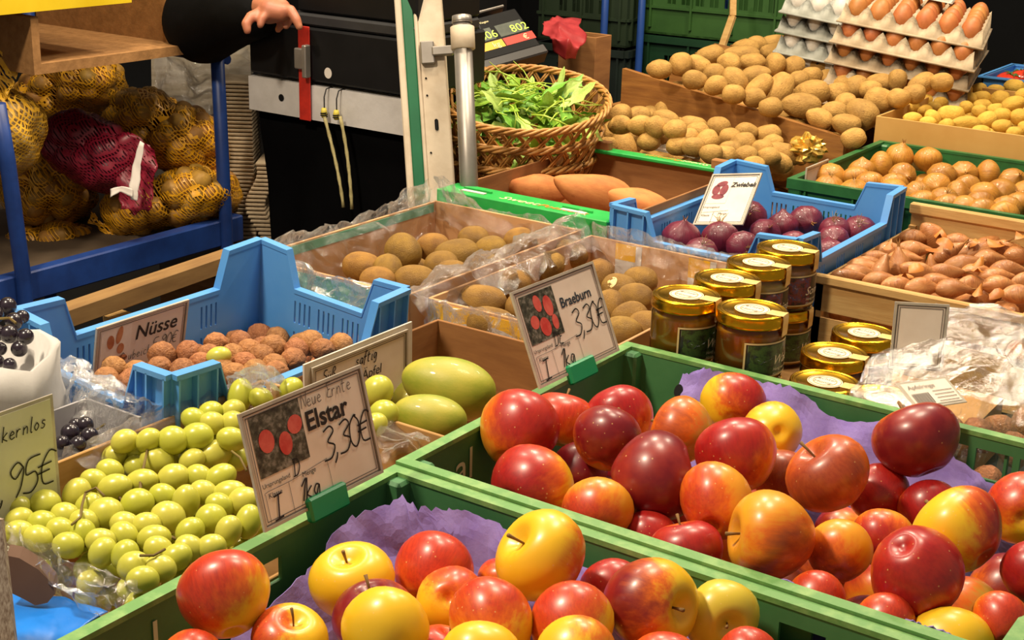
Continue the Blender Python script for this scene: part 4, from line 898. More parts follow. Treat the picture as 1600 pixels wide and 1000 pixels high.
# ================================================================== price cards
HW = {  # pen strokes, x-height .5, ascender 1
 '0': [[(.3, 1), (.08, .75), (.08, .25), (.3, 0), (.5, .25), (.5, .75), (.3, 1), (.4, .98)]], '1': [[(.05, .7), (.35, 1), (.25, .5), (.15, 0)]], '2': [[(.05, .8), (.3, 1), (.5, .8), (.35, .45), (.05, .05), (.6, .02)]],
 '3': [[(.05, .9), (.35, 1), (.5, .8), (.22, .55), (.52, .35), (.35, .02), (0, .0)]], '5': [[(.55, 1), (.15, .95), (.1, .55), (.4, .55), (.5, .25), (.3, 0), (.02, .05)]], '8': [[(.5, .85), (.3, 1), (.1, .8), (.45, .3), (.25, 0), (.05, .25), (.5, .85)]],
 '9': [[(.5, .8), (.3, 1), (.08, .8), (.25, .55), (.5, .8), (.45, .3), (.3, 0)]], ',': [[(.15, .1), (.12, -.05), (.02, -.2)]], '€': [[(.6, .9), (.35, 1), (.12, .6), (.2, .1), (.55, .05)], [(-.02, .62), (.45, .66)], [(-.02, .42), (.4, .45)]],
 'I': [[(.0, 1), (.5, 1.05)], [(.28, 1.02), (.2, 0)], [(-.05, -.02), (.48, .03)]], 'D': [[(.12, 1), (.05, 0)], [(-.05, 1), (.35, .95), (.5, .5), (.3, .05), (-.08, 0)]], 'E': [[(.5, 1), (.12, .95), (.2, .55), (.05, .1), (.5, 0)], [(.15, .52), (.42, .56)]],
 'N': [[(0, 0), (.1, .95), (.4, .05), (.55, 1)]], 'S': [[(.5, .95), (.2, .95), (.1, .65), (.45, .35), (.3, .02), (0, .1)]], 'G': [[(.5, .85), (.25, 1), (.05, .5), (.2, .02), (.45, .15), (.45, .45), (.28, .45)]], 'P': [[(.1, 0), (.15, 1), (.45, .85), (.4, .55), (.12, .5)]],
 'a': [[(.4, .45), (.2, .5), (.08, .2), (.2, 0), (.38, .2), (.42, .48), (.42, .05), (.5, 0)]], 'b': [[(.1, 1), (.08, 0), (.3, .05), (.4, .3), (.25, .48), (.1, .3)]], 'c': [[(.4, .42), (.2, .5), (.08, .25), (.2, 0), (.42, .06)]], 'd': [[(.4, .4), (.2, .5), (.08, .2), (.25, 0), (.42, .3), (.45, 1), (.42, 0)]],
 'e': [[(.08, .25), (.38, .32), (.25, .5), (.08, .25), (.2, 0), (.45, .08)]], 'f': [[(.45, .9), (.3, 1), (.22, .5), (.15, -.2)], [(.05, .5), (.42, .52)]], 'g': [[(.4, .45), (.2, .5), (.08, .25), (.22, .05), (.42, .45), (.38, -.25), (.12, -.3)]], 'h': [[(.1, 1), (.06, 0)], [(.08, .3), (.28, .5), (.38, .3), (.38, 0)]],
 'i': [[(.15, .5), (.12, 0), (.22, .02)], [(.2, .72), (.22, .76)]], 'k': [[(.12, 1), (.05, 0)], [(.4, .55), (.1, .25), (.42, 0)]], 'l': [[(.15, 1), (.1, .05), (.22, 0)]], 'n': [[(.08, .5), (.05, 0)], [(.07, .3), (.28, .5), (.36, .3), (.35, 0)]], 'o': [[(.22, .5), (.06, .25), (.2, 0), (.38, .25), (.22, .5)]],
 'p': [[(.1, .5), (.02, -.3)], [(.08, .4), (.3, .5), (.35, .2), (.08, .05)]], 'r': [[(.08, .5), (.06, 0)], [(.07, .3), (.22, .48), (.36, .45)]], 's': [[(.36, .45), (.18, .5), (.12, .35), (.32, .18), (.2, 0), (.03, .05)]], 't': [[(.2, .85), (.14, .05), (.3, 0)], [(.02, .55), (.38, .58)]], 'u': [[(.08, .5), (.1, .05), (.3, .05), (.38, .5), (.36, 0)]],
 'ü': [[(.08, .5), (.1, .05), (.3, .05), (.38, .5), (.36, 0)], [(.12, .68), (.14, .74)], [(.3, .68), (.32, .74)]], 'ß': [[(.05, -.1), (.1, .8), (.3, 1), (.4, .75), (.2, .52), (.42, .25), (.2, 0)]], 'v': [[(.05, .5), (.2, 0), (.4, .5)]], '.': [[(.1, .02), (.13, .05)]], ' ': []}
def write(s, x, y, h, w, slant=.12, sp=.55):
    out = []; cx = x
    for ch in s:
        for st in HW.get(ch, []):
            out.append(ribbon([(cx+(a+slant*b)*h, y+b*h) for a, b in st], w, .0016))
        cx += h*(sp if ch not in ',.il1' else sp*.62)
    return join(*out) if out else ([], [])
def fruit_print(kind):
    t = NT('printed_photo_'+kind); tc = t.coords(); n = t.noise(tc, 120, 5, .7)
    bgc = {'apple': [(.35, '#1d1b18'), (.5, '#4a4a3c'), (.7, '#9a948a')], 'nut': [(.3, '#e6d8c8'), (.7, '#efe2d4')], 'onion': [(.3, '#d8c8c0'), (.7, '#e0d2c8')], 'hill': [(.4, '#20281e'), (.55, '#42602e'), (.7, '#1c2620')], 'fruit': [(.4, '#241c28'), (.5, '#7a2c24'), (.6, '#2c3c70'), (.68, '#d0a080')]}[kind]
    t.col(t.ramp(n, bgc)); t.set(rough=.4); return t.m
PHOTO = {k: fruit_print(k) for k in ('apple', 'nut', 'onion', 'hill', 'fruit')}
FRAMEP = M('clear_card_sleeve', '#bdb4a4', '#a89f90', scale=30, rough=.25, coat=.5)
REDP = M('printed_red', '#c23a34', '#d8665a', scale=60, rough=.4); NUTP = M('printed_nut', '#c98a5c', '#a8603a', scale=60, rough=.4); ONP = M('printed_onion', '#6a2a34', '#8a4048', scale=60, rough=.4)
CLIP = M('green_clip_plastic', '#128a58', rough=.35)
SKYP = M('printed_sky', '#aab4c0', '#d4d8dc', scale=60, rough=.4)
def disc(cx, cy, a, b, z, rot=0, n=18):
    c, s_ = math.cos(rot), math.sin(rot); V = [(cx, cy, z)]+[(cx+a*math.cos(2*math.pi*k/n)*c-b*math.sin(2*math.pi*k/n)*s_, cy+a*math.cos(2*math.pi*k/n)*s_+b*math.sin(2*math.pi*k/n)*c, z) for k in range(n)]
    return V, [(0, 1+k, 1+(k+1) % n) for k in range(n)]
def rect(x0, x1, y0, y1, z): return [(x0, y0, z), (x1, y0, z), (x1, y1, z), (x0, y1, z)], [(0, 1, 2, 3)]
def card(name, label, BL, BR, TL, frame=True):
    BL, BR, TL = [Vector([float(c) for c in p]) for p in (BL, BR, TL)]; x = (BR-BL); w = x.length; x.normalize(); y = TL-BL; y -= x*y.dot(x); h = y.length; y.normalize(); z = x.cross(y)
    t = thing(name, label, 'price card', BL, rot=basis(x, y, z).to_3x3())
    part('sleeve', bevel_box(0, w, 0, h, -.0012, 0, .0005), FRAMEP, t)
    part('paper', box(.004, w-.004, .004, h-.004, 0, .0005), PAPER, t)
    if frame:
        for a in (0, 1):
            b = .0035+a*.0025; part('border_line', join(rect(b, w-b, b, b+.0008, .001), rect(b, w-b, h-b-.0008, h-b, .001), rect(b, b+.0008, b, h-b, .001), rect(w-b-.0008, w-b, b, h-b, .001)), GREYINK, t)
        V = ring(0, w, 0, h, -.0005, .0022, .0028); part('sleeve_edge', V, FRAMEP, t)
    return t, w, h
def grid_print(t, w, h, land, x0=.055):
    part('printed_text', xf(text_vf('Ursprungsland', .0055*h/.1), Matrix.Translation((x0*w, .335*h, .0012))), INK, t)
    part('printed_text', xf(text_vf('Klasse', .0062*h/.1), Matrix.Translation((.085*w, .24*h, .0012))), INK, t)
    part('printed_text', xf(text_vf('Menge', .0062*h/.1), Matrix.Translation((.36*w, .285*h, .0012))), INK, t)
    L = [ribbon([(.065*w, .04*h), (.065*w, .28*h)], .0005, .0012), ribbon([(.065*w, .28*h), (.08*w, .30*h), (.28*w, .305*h), (.54*w, .34*h), (.57*w, .32*h), (.575*w, .06*h)], .0005, .0012), ribbon([(.25*w, .04*h), (.25*w, .3*h)], .0005, .0012)]
    part('printed_grid', join(*L), GREYINK, t)
    for s_ in (write(land, .30*w, .325*h, .14*h, .0012), write('I', .10*w, .05*h, .19*h, .0016), write('1kg', .31*w, .09*h, .18*h, .0015, .2, .5), write('3,30€', .55*w, .33*h, .27*h, .0017, .15, .46)): part('handwriting', s_, INK, t)
def apple_photo(t, w, h, x0, x1, y0, y1, spots):
    p = part('printed_photo', rect(x0*w, x1*w, y0*h, y1*h, .0010), PHOTO['apple'], t)
    for (a, b, r1, r2, ro) in spots: part('printed_apple', disc(a*w, b*h, r1*h, r2*h, .0014, ro), REDP, p)
# yellow-crate card
BL = WZ(412, 832, .908); BR = WZ(597, 738, .908); TL = WY(370, 648, BL[1])
t, w, h = card('price_card', 'large apple price card with extra handwriting above the printed name, green clip below', BL, BR, TL)
apple_photo(t, w, h, .06, .45, .42, .94, ((.155, .70, .085, .10, .2), (.29, .62, .075, .10, 0), (.385, .74, .085, .08, .2)))
part('printed_name', xf(text_vf('Elstar', .23*h, 0, .0006), Matrix.Translation((.47*w, .635*h, .0012))), INK, t)
part('handwriting', write('Neue Ernte', .46*w, .835*h, .125*h, .0009, .1, .5), GREYINK, t)
grid_print(t, w, h, 'D')
part('clip', bevel_box(.34*w, .66*w, -.012, .010, -.003, .006, .002), CLIP, t)
# red-crate card
BL = WZ(842, 608, .908); BR = WZ(966, 548, .908); TL = WY(795, 458, BL[1])
t, w, h = card('price_card', 'apple price card with blue-black printed name clipped to the red apple crate', BL, BR, TL)
apple_photo(t, w, h, .06, .45, .42, .92, ((.24, .80, .06, .09, .2), (.35, .74, .075, .11, .1), (.16, .63, .07, .07, 0), (.26, .55, .085, .10, .3), (.38, .56, .05, .08, 0)))
part('printed_name', xf(text_vf('Braeburn', .15*h, 0, .0003), Matrix.Translation((.49*w, .66*h, .0012))), M('blue_black_ink', '#26323f', rough=.5), t)
grid_print(t, w, h, 'DE')
part('clip', bevel_box(.34*w, .66*w, -.012, .010, -.003, .006, .002), CLIP, t)
# nut card, leaning inside the blue crate
X = NX0+.012
X += .006; BL = WX(158, 592, X); BR = WX(300, 548, X); TL = WX(150, 513, X+.016)
BL[1] = TL[1]; BR[1] = WX(294, 466, X+.016)[1]; BR[2] = BL[2] = min(BL[2], BR[2])
t, w, h = card('price_card', 'walnut price card leaning inside the light blue crate', BL, BR, TL)
ph = part('printed_photo', rect(.06*w, .38*w, .25*h, .9*h, .001), PHOTO['nut'], t)
for (a, b, r1, r2, ro) in ((.16, .68, .07, .12, .1), (.25, .76, .06, .15, -.2), (.27, .52, .07, .09, 0), (.13, .38, .09, .06, .2), (.3, .34, .1, .06, -.2)): part('printed_nut', disc(a*w, b*h, r1*h, r2*h, .0014, ro), NUTP, ph)
part('printed_name', xf(text_vf('Nüsse', .34*h, .15, .0003), Matrix.Translation((.42*w, .58*h, .0012))), INK, t)
part('handwriting', write('Grubeich', .27*w, .27*h, .15*h, .0008), INK, t); part('handwriting', write('5,90€', .62*w, .30*h, .2*h, .001), INK, t)
# apple card standing before the mangoes
X = -1.035
BR = WX(626, 616, X); TR = WX(636, 514, X); TL = WX(486, 560, X); BL = np.array([X, TL[1], BR[2]]); BR[1] = TR[1]; TL[2] = TR[2]
t, w, h = card('price_card', 'apple card with thick black handwriting standing behind the mangoes', BL, BR, TL)
part('printed_name', xf(text_vf('Äpfel', .21*h, .1), Matrix.Translation((.50*w, .50*h, .0012))), INK, t)
ph = part('printed_photo', rect(.07*w, .42*w, .3*h, .68*h, .001), PHOTO['nut'], t); part('printed_apple', disc(.26*w, .52*h, .11*h, .09*h, .0014), REDP, ph)
for s_ in (write('Süß', .10*w, .72*h, .17*h, .0014), write('saftig', .43*w, .76*h, .17*h, .0015, .15, .5), write('Provence', .42*w, .34*h, .12*h, .0009, .1, .5), write('2,80€', .45*w, .05*h, .2*h, .0013)): part('handwriting', s_, INK, t)
part('backing_card', box(-.01, w+.012, 0, h+.006, -.004, -.0014), M('offwhite_board', '#d8cdc0', '#c8bba8', scale=9, rough=.6), t)
# onion card
BL = PD(1083, 352, 2.40); BR = PD(1161, 352, 2.34); TL = PD(1113, 273, 2.444)
t, w, h = card('price_card', 'onion price card with printed red onion standing in the blue crate', BL, BR, TL)
ph = part('printed_photo', rect(.08*w, .48*w, .42*h, .93*h, .001), PHOTO['onion'], t)
for (a, b, r1, r2, ro) in ((.28, .80, .07, .05, .3), (.20, .68, .05, .1, .1), (.36, .68, .05, .11, -.1), (.28, .55, .08, .05, 0)): part('printed_onion', disc(a*w, b*h, r1*h*1.4, r2*h, .0014, ro), ONP, ph)
part('printed_name', xf(text_vf('Zwiebeln', .125*h, .2, .0004), Matrix.Translation((.47*w, .74*h, .0012))), INK, t)
part('printed_text', join(xf(text_vf('Ursprungsland', .05*h), Matrix.Translation((.07*w, .33*h, .0012))), xf(text_vf('Klasse', .06*h), Matrix.Translation((.09*w, .17*h, .0012))), xf(text_vf('Menge', .06*h), Matrix.Translation((.42*w, .2*h, .0012)))), INK, t)
part('printed_grid', join(ribbon([(.07*w, .24*h), (.6*w, .28*h)], .0006, .0012), ribbon([(.32*w, .05*h), (.32*w, .26*h)], .0006, .0012)), GREYINK, t)
# grape card at the side
X = -1.035
BR = WX(97, 785, X); TR = WX(82, 615, X); BR[1] = TR[1] = (BR[1]+TR[1])/2; BL = BR-np.array([0, .15, 0]); TL = TR-np.array([0, .15, 0])
t, w, h = card('price_card', 'greenish white grape card with large handwritten price beside the white fruit tray', BL, BR, TL, False)
for s_ in (write('Trauben', .05*w, .74*h, .13*h, .001), write('kernlos', .60*w, .74*h, .13*h, .0012, .15, .52), write('2,95€', .42*w, .22*h, .30*h, .0016, .15, .5)): part('handwriting', s_, INK, t)
for c in t.children:
    if c.name.startswith('paper'): c.data.materials[0] = M('greenish_card', '#d6d6b8', '#c8c8a8', scale=14, rough=.5)
# little pale cards tucked into heaps
BL = WZ(1008, 232, .897); BR = WZ(1093, 250, .897); TL = BL+np.array([-.0, .012, .028])
t, w, h = card('price_card', 'small blank-backed white card between the sweet potato carton and the small potatoes', BL, BR, TL, False)
part('printed_text', xf(text_vf('Kartoffeln', .4*h, .3), Matrix.Translation((.15*w, .3*h, .0012))), M('pale_ink', '#a9a79a', rough=.6), t)
BL = WX(1256, 300, ONX0+.01); BR = BL+np.array([0, .10, 0]); TL = BL+np.array([0, 0, .045])
card('price_card', 'small card tucked under the onions of the dark green crate', BL, BR, TL)

# ================================================================== honey jars
GOLD = M('gold_lid_metal', '#dcaa24', '#cf9a14', scale=6, rough=.24, metal=1)
def jar_glass():
    t = NT('jar_glass'); t.n.remove(t.b); tr = t.new('BsdfTransparent'); gl = t.new('BsdfGlossy'); gl.inputs['Roughness'].default_value = .03; fr = t.new('Fresnel'); fr.inputs['IOR'].default_value = 1.5
    mx = t.new('MixShader'); t.ln(fr.outputs[0], mx.inputs[0]); t.ln(tr.outputs[0], mx.inputs[1]); t.ln(gl.outputs[0], mx.inputs[2]); t.ln(mx.outputs[0], t.out.inputs[0]); return t.m
JGLASS = jar_glass()
HON = {'amber': M('amber_honey', '#c89a1c', '#d0a42a', scale=20, rough=.25, coat=.3), 'dark': M('dark_honey', '#b27412', '#bc801c', scale=20, rough=.25, coat=.3), 'pale': M('creamy_honey', '#d4b058', '#dcbc6c', scale=20, rough=.3)}
LBLW = M('lid_label_paper', '#efe6cc', '#e6dabb', scale=60, rough=.5); SEAL = M('paper_seal_strip', '#d8a850', '#e6c88a', scale=70, rough=.5); LBLB = M('cream_label', '#dcc894', '#d0ba80', scale=40, rough=.45); LBLDK = M('black_label', '#15140f', rough=.4)
for m_ in HON.values():
    b_ = m_.node_tree.nodes['Principled BSDF']; b_.inputs['Subsurface Weight'].default_value = .6; b_.inputs['Subsurface Radius'].default_value = (1, .6, .12); b_.inputs['Subsurface Scale'].default_value = .03
JR, JH = .041, .080
def wrap(vf, r, zc, a0): return [(r*math.cos(a0+p[0]/r), r*math.sin(a0+p[0]/r), zc+p[1]) for p in vf[0]], vf[1]
def gridrect(w, h, n=14): 
    V = [(-w/2+w*i/n, y, 0) for i in range(n+1) for y in (-h/2, h/2)]; return V, [(2*i, 2*i+2, 2*i+3, 2*i+1) for i in range(n)]
def jar(x, y, z, label, kind, face, pic, seed, word='Wald'):
    t = thing('honey_jar', label, 'jar', (x, y, z), 0, 'honey jars')
    part('honey', lathe([(JR*.80, .003), (JR*.93, .006), (JR*.95, .012), (JR*.95, .055), (JR*.93, .058)], 36), HON[kind], t, True)
    part('glass', lathe([(JR*.82, 0), (JR*.96, .002), (JR*.985, .008), (JR*.985, .058), (JR*.93, .066), (JR*.90, .070)], 40, False), JGLASS, t, True)
    part('lid', lathe([(JR*.97, .0655), (JR*1.0, .0655), (JR*1.012, .067), (JR*1.012, .069), (JR*1.0, .0695), (JR*1.0, .077), (JR*.985, .0795), (JR*.94, .0803), (JR*.91, .0795), (JR*.885, .0788), (JR*.86, .0795), (JR*.80, .0795), (JR*.78, .079), (JR*.3, .079)], 48), GOLD, t, True)
    lb = part('lid_label', disc(0, 0, JR*.50, JR*.50, .0797, 0, 32), LBLW, t)
    part('label_ring', join(*[tube([(q*math.cos(a), q*math.sin(a), .0799) for a in np.linspace(0, 6.283, 33)[:-1]], .0004, 4, True) for q in (JR*.46, JR*.33)]), M('gold_print', '#c89a4a', rough=.4), lb)
    part('label_lettering', join(*[xf(text_vf(s_, .009), Matrix.Translation((dx, dy, .0799))) for s_, dx, dy in (('echter', -.011, .004), ('Honig', -.012, -.007))]), GREYINK, lb)
    V = []
    for s_ in np.linspace(JR*.5, JR*1.0, 5): V.append((s_, .0800 if s_ < JR*.93 else .0806))
    V += [(JR*1.018, .076), (JR*1.018, .066), (JR*1.01, .055)]
    sv = [(r_, wv, z_) for r_, z_ in V for wv in (-.009, .009)]
    part('paper_seal', xf((sv, [(2*i, 2*i+2, 2*i+3, 2*i+1) for i in range(len(V)-1)]), Matrix.Rotation(face+.55, 4, 'Z')), SEAL, t)
    face += .05
    lab = part('label', wrap(gridrect(.07, .042), JR*1.0, .030, face), LBLB, t, True)
    part('label_field', wrap(gridrect(.066, .038), JR*1.006, .030, face), LBLDK, lab, True)
    if pic == 'hill':
        pc = part('label_picture', wrap(gridrect(.05, .036), JR*1.012, .030, face-.15), PHOTO['hill'], lab, True)
        sky = [(-.025, .018, 0), (-.025, .008, 0), (-.012, .001, 0), (-.004, -.002, 0), (.004, .001, 0), (.012, .006, 0), (.02, .011, 0), (.025, .014, 0), (.025, .018, 0)]
        part('label_sky', wrap((sky, [tuple(range(9))]), JR*1.016, .030, face-.15), SKYP, lab)
        hl = [(-.025, .010, 0), (-.025, -.006, 0), (-.008, -.004, 0), (-.003, .0, 0), (-.014, .006, 0)]
        part('label_hill', wrap((hl, [tuple(range(5))]), JR*1.019, .030, face-.15), M('printed_hill', '#1c262c', '#2c383c', scale=80, rough=.4), lab)
    else: part('label_picture', wrap(gridrect(.04, .036), JR*1.012, .030, face-.25), PHOTO['fruit'], lab, True)
    part('label_lettering', join(wrap(xf(text_vf(word, .016, .4), Matrix.Translation((.004, -.010, 0))), JR*1.022, .034, face-.1), *[wrap(xf(text_vf('Honig vom Imker', .0052, .3), Matrix.Translation((.006, -.0175+.006*k-.006, 0))), JR*1.022, .034, face-.1) for k in range(2)]), LBLW, lab)
    return t
cf = math.atan2(-.80, .60)
UPJ = [(-.742, 1.468, 'amber', 'hill', 'honey jar on the upper layer nearest the kiwi box, thick amber honey', 'Wald'), (-.656, 1.468, 'dark', 'hill', 'honey jar on the upper layer by the green crate with mountain label', 'Wald'), (-.735, 1.562, 'dark', 'hill', 'honey jar in the middle of the upper layer, hidden behind two front jars', 'Wald'),
       (-.735, 1.652, 'pale', 'fruit', 'creamy honey jar with flower label on the upper layer', 'Linde'), (-.735, 1.742, 'dark', 'fruit', 'rearmost honey jar with colourful berry label on the upper layer', 'Sommer')]
LOWJ = [(-.572, 1.502, 'dark', 'hill', 'honey jar on the lower layer beside the mountain label jar'), (-.602, 1.603, 'dark', 'fruit', 'middle honey jar of the lower layer, lid half under clear film'), (-.602, 1.700, 'dark', 'fruit', 'rear honey jar of the lower layer beside the veneer basket'), (-.50, 1.495, 'dark', 'hill', 'dark honey jar low beneath the clear film bag')]
ZL = .797
tr = thing('honey_carton', 'low carton under the honey jars', 'box', (-.79, 1.423, .72)); part('base', box(0, .35, 0, .37, 0, .077), CARDBOARD, tr)
for k, (x, y, kd, pc, lab, wd) in enumerate(UPJ):
    jar(x, y, ZL+JH, lab, kd, cf+.45, pc, k, wd); jar(x, y, ZL, 'honey jar on the lower layer underneath an upper jar', 'dark', cf+.45, 'hill', k)
for k, (x, y, kd, pc, lab) in enumerate(LOWJ): jar(x, y, ZL-(.02 if k == 3 else 0)*0, lab, kd, cf+.45, pc, k+7)

# ================================================================== films and bags
def film(label, rows, nu, nv, amp, fs, seed, m=FILM, name='clear_film', fold=0):
    o = part(name, sheet(rows, nu, nv, amp, fs, seed, 0, 0, fold), m); tag(o, label, 'plastic film'); return o
def zrow(L): return [tuple(WZ(x, y, z)) for x, y, z in L]
x0, x1, y0, y1 = K1
film('clear film draped over the rim of the kiwi box beside the nut crate', [[(x0-.015, y0-.02, .86), (x0-.02, y0+.15, .87), (x0-.02, y0+.3, .87), (x0-.015, y1+.01, .88)], [(x0-.004, y0, .905), (x0-.004, y0+.12, .905), (x0-.004, y0+.29, .908), (x0+.0, y1-.02, .935)], [(x0+.03, y0+.03, .875), (x0+.02, y0+.14, .875), (x0+.02, y0+.3, .875), (x0+.03, y1-.04, .89)], [(x0+.05, y0+.04, .82), (x0+.05, y0+.14, .82), (x0+.05, y0+.3, .82), (x0+.05, y1-.05, .83)]], 26, 70, .012, 26, 1)
film('clear film standing along the far rim of the kiwi box below the green flange', [[(x0-.0, y1+.012, .90), (x0+.10, y1+.012, .87), (x0+.2, y1+.012, .87), (x1, y1+.012, .88)], [(x0+.0, y1, .940), (x0+.10, y1, .902), (x0+.2, y1-.0, .896), (x1+.01, y1-.01, .908)], [(x0+.02, y1-.03, .87), (x0+.10, y1-.03, .86), (x0+.2, y1-.03, .86), (x1, y1-.04, .86)]], 20, 60, .012, 26, 2)
film('crumpled clear film ridge between the two kiwi boxes', [[(x1-.06, y0+.0, .85), (x1-.05, y0+.16, .865), (x1-.05, y0+.3, .87), (x1-.05, y1-.02, .885)], [(x1+.0, y0-.012, .905), (x1+.006, y0+.14, .922), (x1+.006, y0+.28, .922), (x1+.006, y1-.01, .93)], [(x1+.05, y0+.0, .845), (x1+.05, y0+.15, .87), (x1+.05, y0+.28, .88), (x1+.05, y1-.02, .87)]], 26, 80, .014, 24, 3, MILK)
film('crumpled clear film over the near edge of the kiwi box beside the blue crate corner', [[(x0, y0-.022, .84), (x0+.12, y0-.02, .85), (x1, y0-.022, .86)], [(x0, y0-.004, .905), (x0+.12, y0-.004, .902), (x1, y0-.004, .905)], [(x0+.02, y0+.04, .865), (x0+.12, y0+.05, .87), (x1, y0+.04, .865)]], 20, 60, .012, 26, 4, MILK)
x0, x1, y0, y1 = K2
film('clear film along the far rim of the yellow printed kiwi box', [[(x0, y1+.012, .86), (x0+.15, y1+.012, .86), (x1+.02, y1+.01, .86)], [(x0, y1+.004, .91), (x0+.15, y1+.004, .905), (x1+.03, y1+.0, .895)], [(x0+.02, y1-.03, .86), (x0+.15, y1-.03, .855), (x1, y1-.03, .85)]], 18, 60, .010, 28, 5)
film('crumpled clear film over the near edge of the yellow printed kiwi box', [[(x0, y0-.006, .82), (x0+.07, y0-.006, .82), (x0+.14, y0-.006, .83), (x1, y0-.006, .85)], [(x0, y0-.006, .885), (x0+.07, y0-.006, .895), (x0+.14, y0-.004, .89), (x1, y0-.004, .888)], [(x0+.02, y0+.05, .86), (x0+.07, y0+.06, .865), (x0+.14, y0+.06, .86), (x1, y0+.05, .86)]], 20, 60, .010, 30, 6)
x0, x1, y0, y1 = GX
film('clear film folded over the rim of the grape box beside the blue nut crate', [[(x0-.012, y0+.12, .84), (x0-.012, y0+.28, .86), (x0-.012, y1-.01, .86)], [(x0-.004, y0+.12, .892), (x0-.004, y0+.28, .895), (x0-.004, y1-.005, .895)], [(x0+.04, y0+.13, .855), (x0+.03, y0+.28, .85), (x0+.03, y1-.02, .85)], [(x0+.06, y0+.13, .80), (x0+.05, y0+.28, .79), (x0+.05, y1-.03, .79)]], 24, 70, .010, 26, 7)
film('puffed clear film bag between the black grapes and the blue nut crate', [zrow([(88, 640, .86), (120, 690, .85), (170, 690, .86), (258, 640, .87)]), zrow([(85, 590, .89), (130, 600, .91), (190, 612, .92), (262, 628, .895)]), zrow([(75, 545, .89), (110, 560, .90), (165, 590, .90), (235, 618, .88)])], 30, 60, .014, 30, 8)
film('crumpled film over the near edge of the grape box', [zrow([(5, 800, .89), (60, 845, .90), (130, 880, .90), (215, 918, .89)]), zrow([(10, 850, .88), (70, 880, .885), (140, 920, .885), (195, 945, .875)]), zrow([(30, 880, .84), (90, 930, .83), (140, 960, .82), (150, 965, .83)])], 26, 60, .012, 34, 9, MILK)
film('bunched clear film between the large price card and the mangoes', [zrow([(585, 650, .885), (620, 660, .885), (660, 680, .88)]), zrow([(590, 690, .90), (630, 690, .905), (672, 688, .895)]), zrow([(600, 722, .895), (615, 722, .895), (640, 705, .895)])], 18, 24, .010, 40, 10)
film('clear film tuft above the grapes beside the walnuts', [zrow([(345, 610, .89), (400, 600, .89), (470, 600, .89)]), zrow([(370, 580, .91), (405, 572, .92), (440, 590, .905)]), zrow([(380, 600, .93), (410, 605, .93), (430, 615, .92)])], 18, 30, .012, 36, 11)
# big clear bag of walnuts at the right
bagr = []
for (ys, zt_) in (((1.44, .80), .0), ((1.455, .90), .0), ((1.55, .925), .0), ((1.66, .905), .0), ((1.78, .895), .0), ((1.84, .83), 0)):
    bagr.append([(xx, ys[0]+.02*math.sin(xx*30), ys[1]+(.02*math.sin(xx*17+ys[0]*9)+(.05*(xx+.52) if ys[0] > 1.5 else 0))) for xx in (-.53, -.46, -.38, -.30, -.22)])
tag(part('film_bag', sheet(bagr, 44, 56, .020, 14, 12, 0, 0, .01), BAGF), 'large clear plastic bag of brown shells beside the honey jars', 'bag')
for k, (x, y, w) in enumerate(((1560, 640, 60), (1580, 690, 55), (1520, 690, 46), (1450, 660, 50), (1600, 650, 50), (1490, 700, 40), (1540, 720, 44), (1420, 640, 40), (1590, 560, 50), (1480, 640, 44))):
    p = WZ(x, y, .835); p[1] = max(p[1], 1.452); o = put('walnut', WNM[k % 4]); o.location = Vector((p[0], p[1]+.02, .80+(k % 3)*.018)); o.scale = (.045, .04, .04); o.rotation_euler = (k, k*2, k*3)
    tag(o, 'brown nut inside the large clear bag beside the honey jars', 'walnut', 'nuts inside the clear bag')
BL = WZ(1432, 640, .93); BR = WZ(1512, 628, .93); TL = WZ(1400, 598, .945)
t, w, h = card('product_label', 'white barcode label lying on the clear bag beside the honey jars', BL, BR, TL, False); t['category'] = 'label'
part('printed_text', xf(text_vf('Apfelringe', .2*h), Matrix.Translation((.12*w, .66*h, .0012))), GREYINK, t)
part('barcode', join(*[rect(.1*w+i*.028*w, .1*w+i*.028*w+.012*w*(1+i % 2*.5), .12*h, .5*h, .0012) for i in range(12)]), INK, t)
part('printed_text', join(*[rect(.52*w, .9*w, (.15+.12*i)*h, (.17+.12*i)*h, .0012) for i in range(4)]), GREYINK, t)
BL = WZ(1388, 575, .885); BR = WZ(1472, 580, .885); TL = WY(1380, 470, BL[1])
t, w, h = card('price_card', 'white card under clear film leaning on the veneer basket', BL, BR, TL)

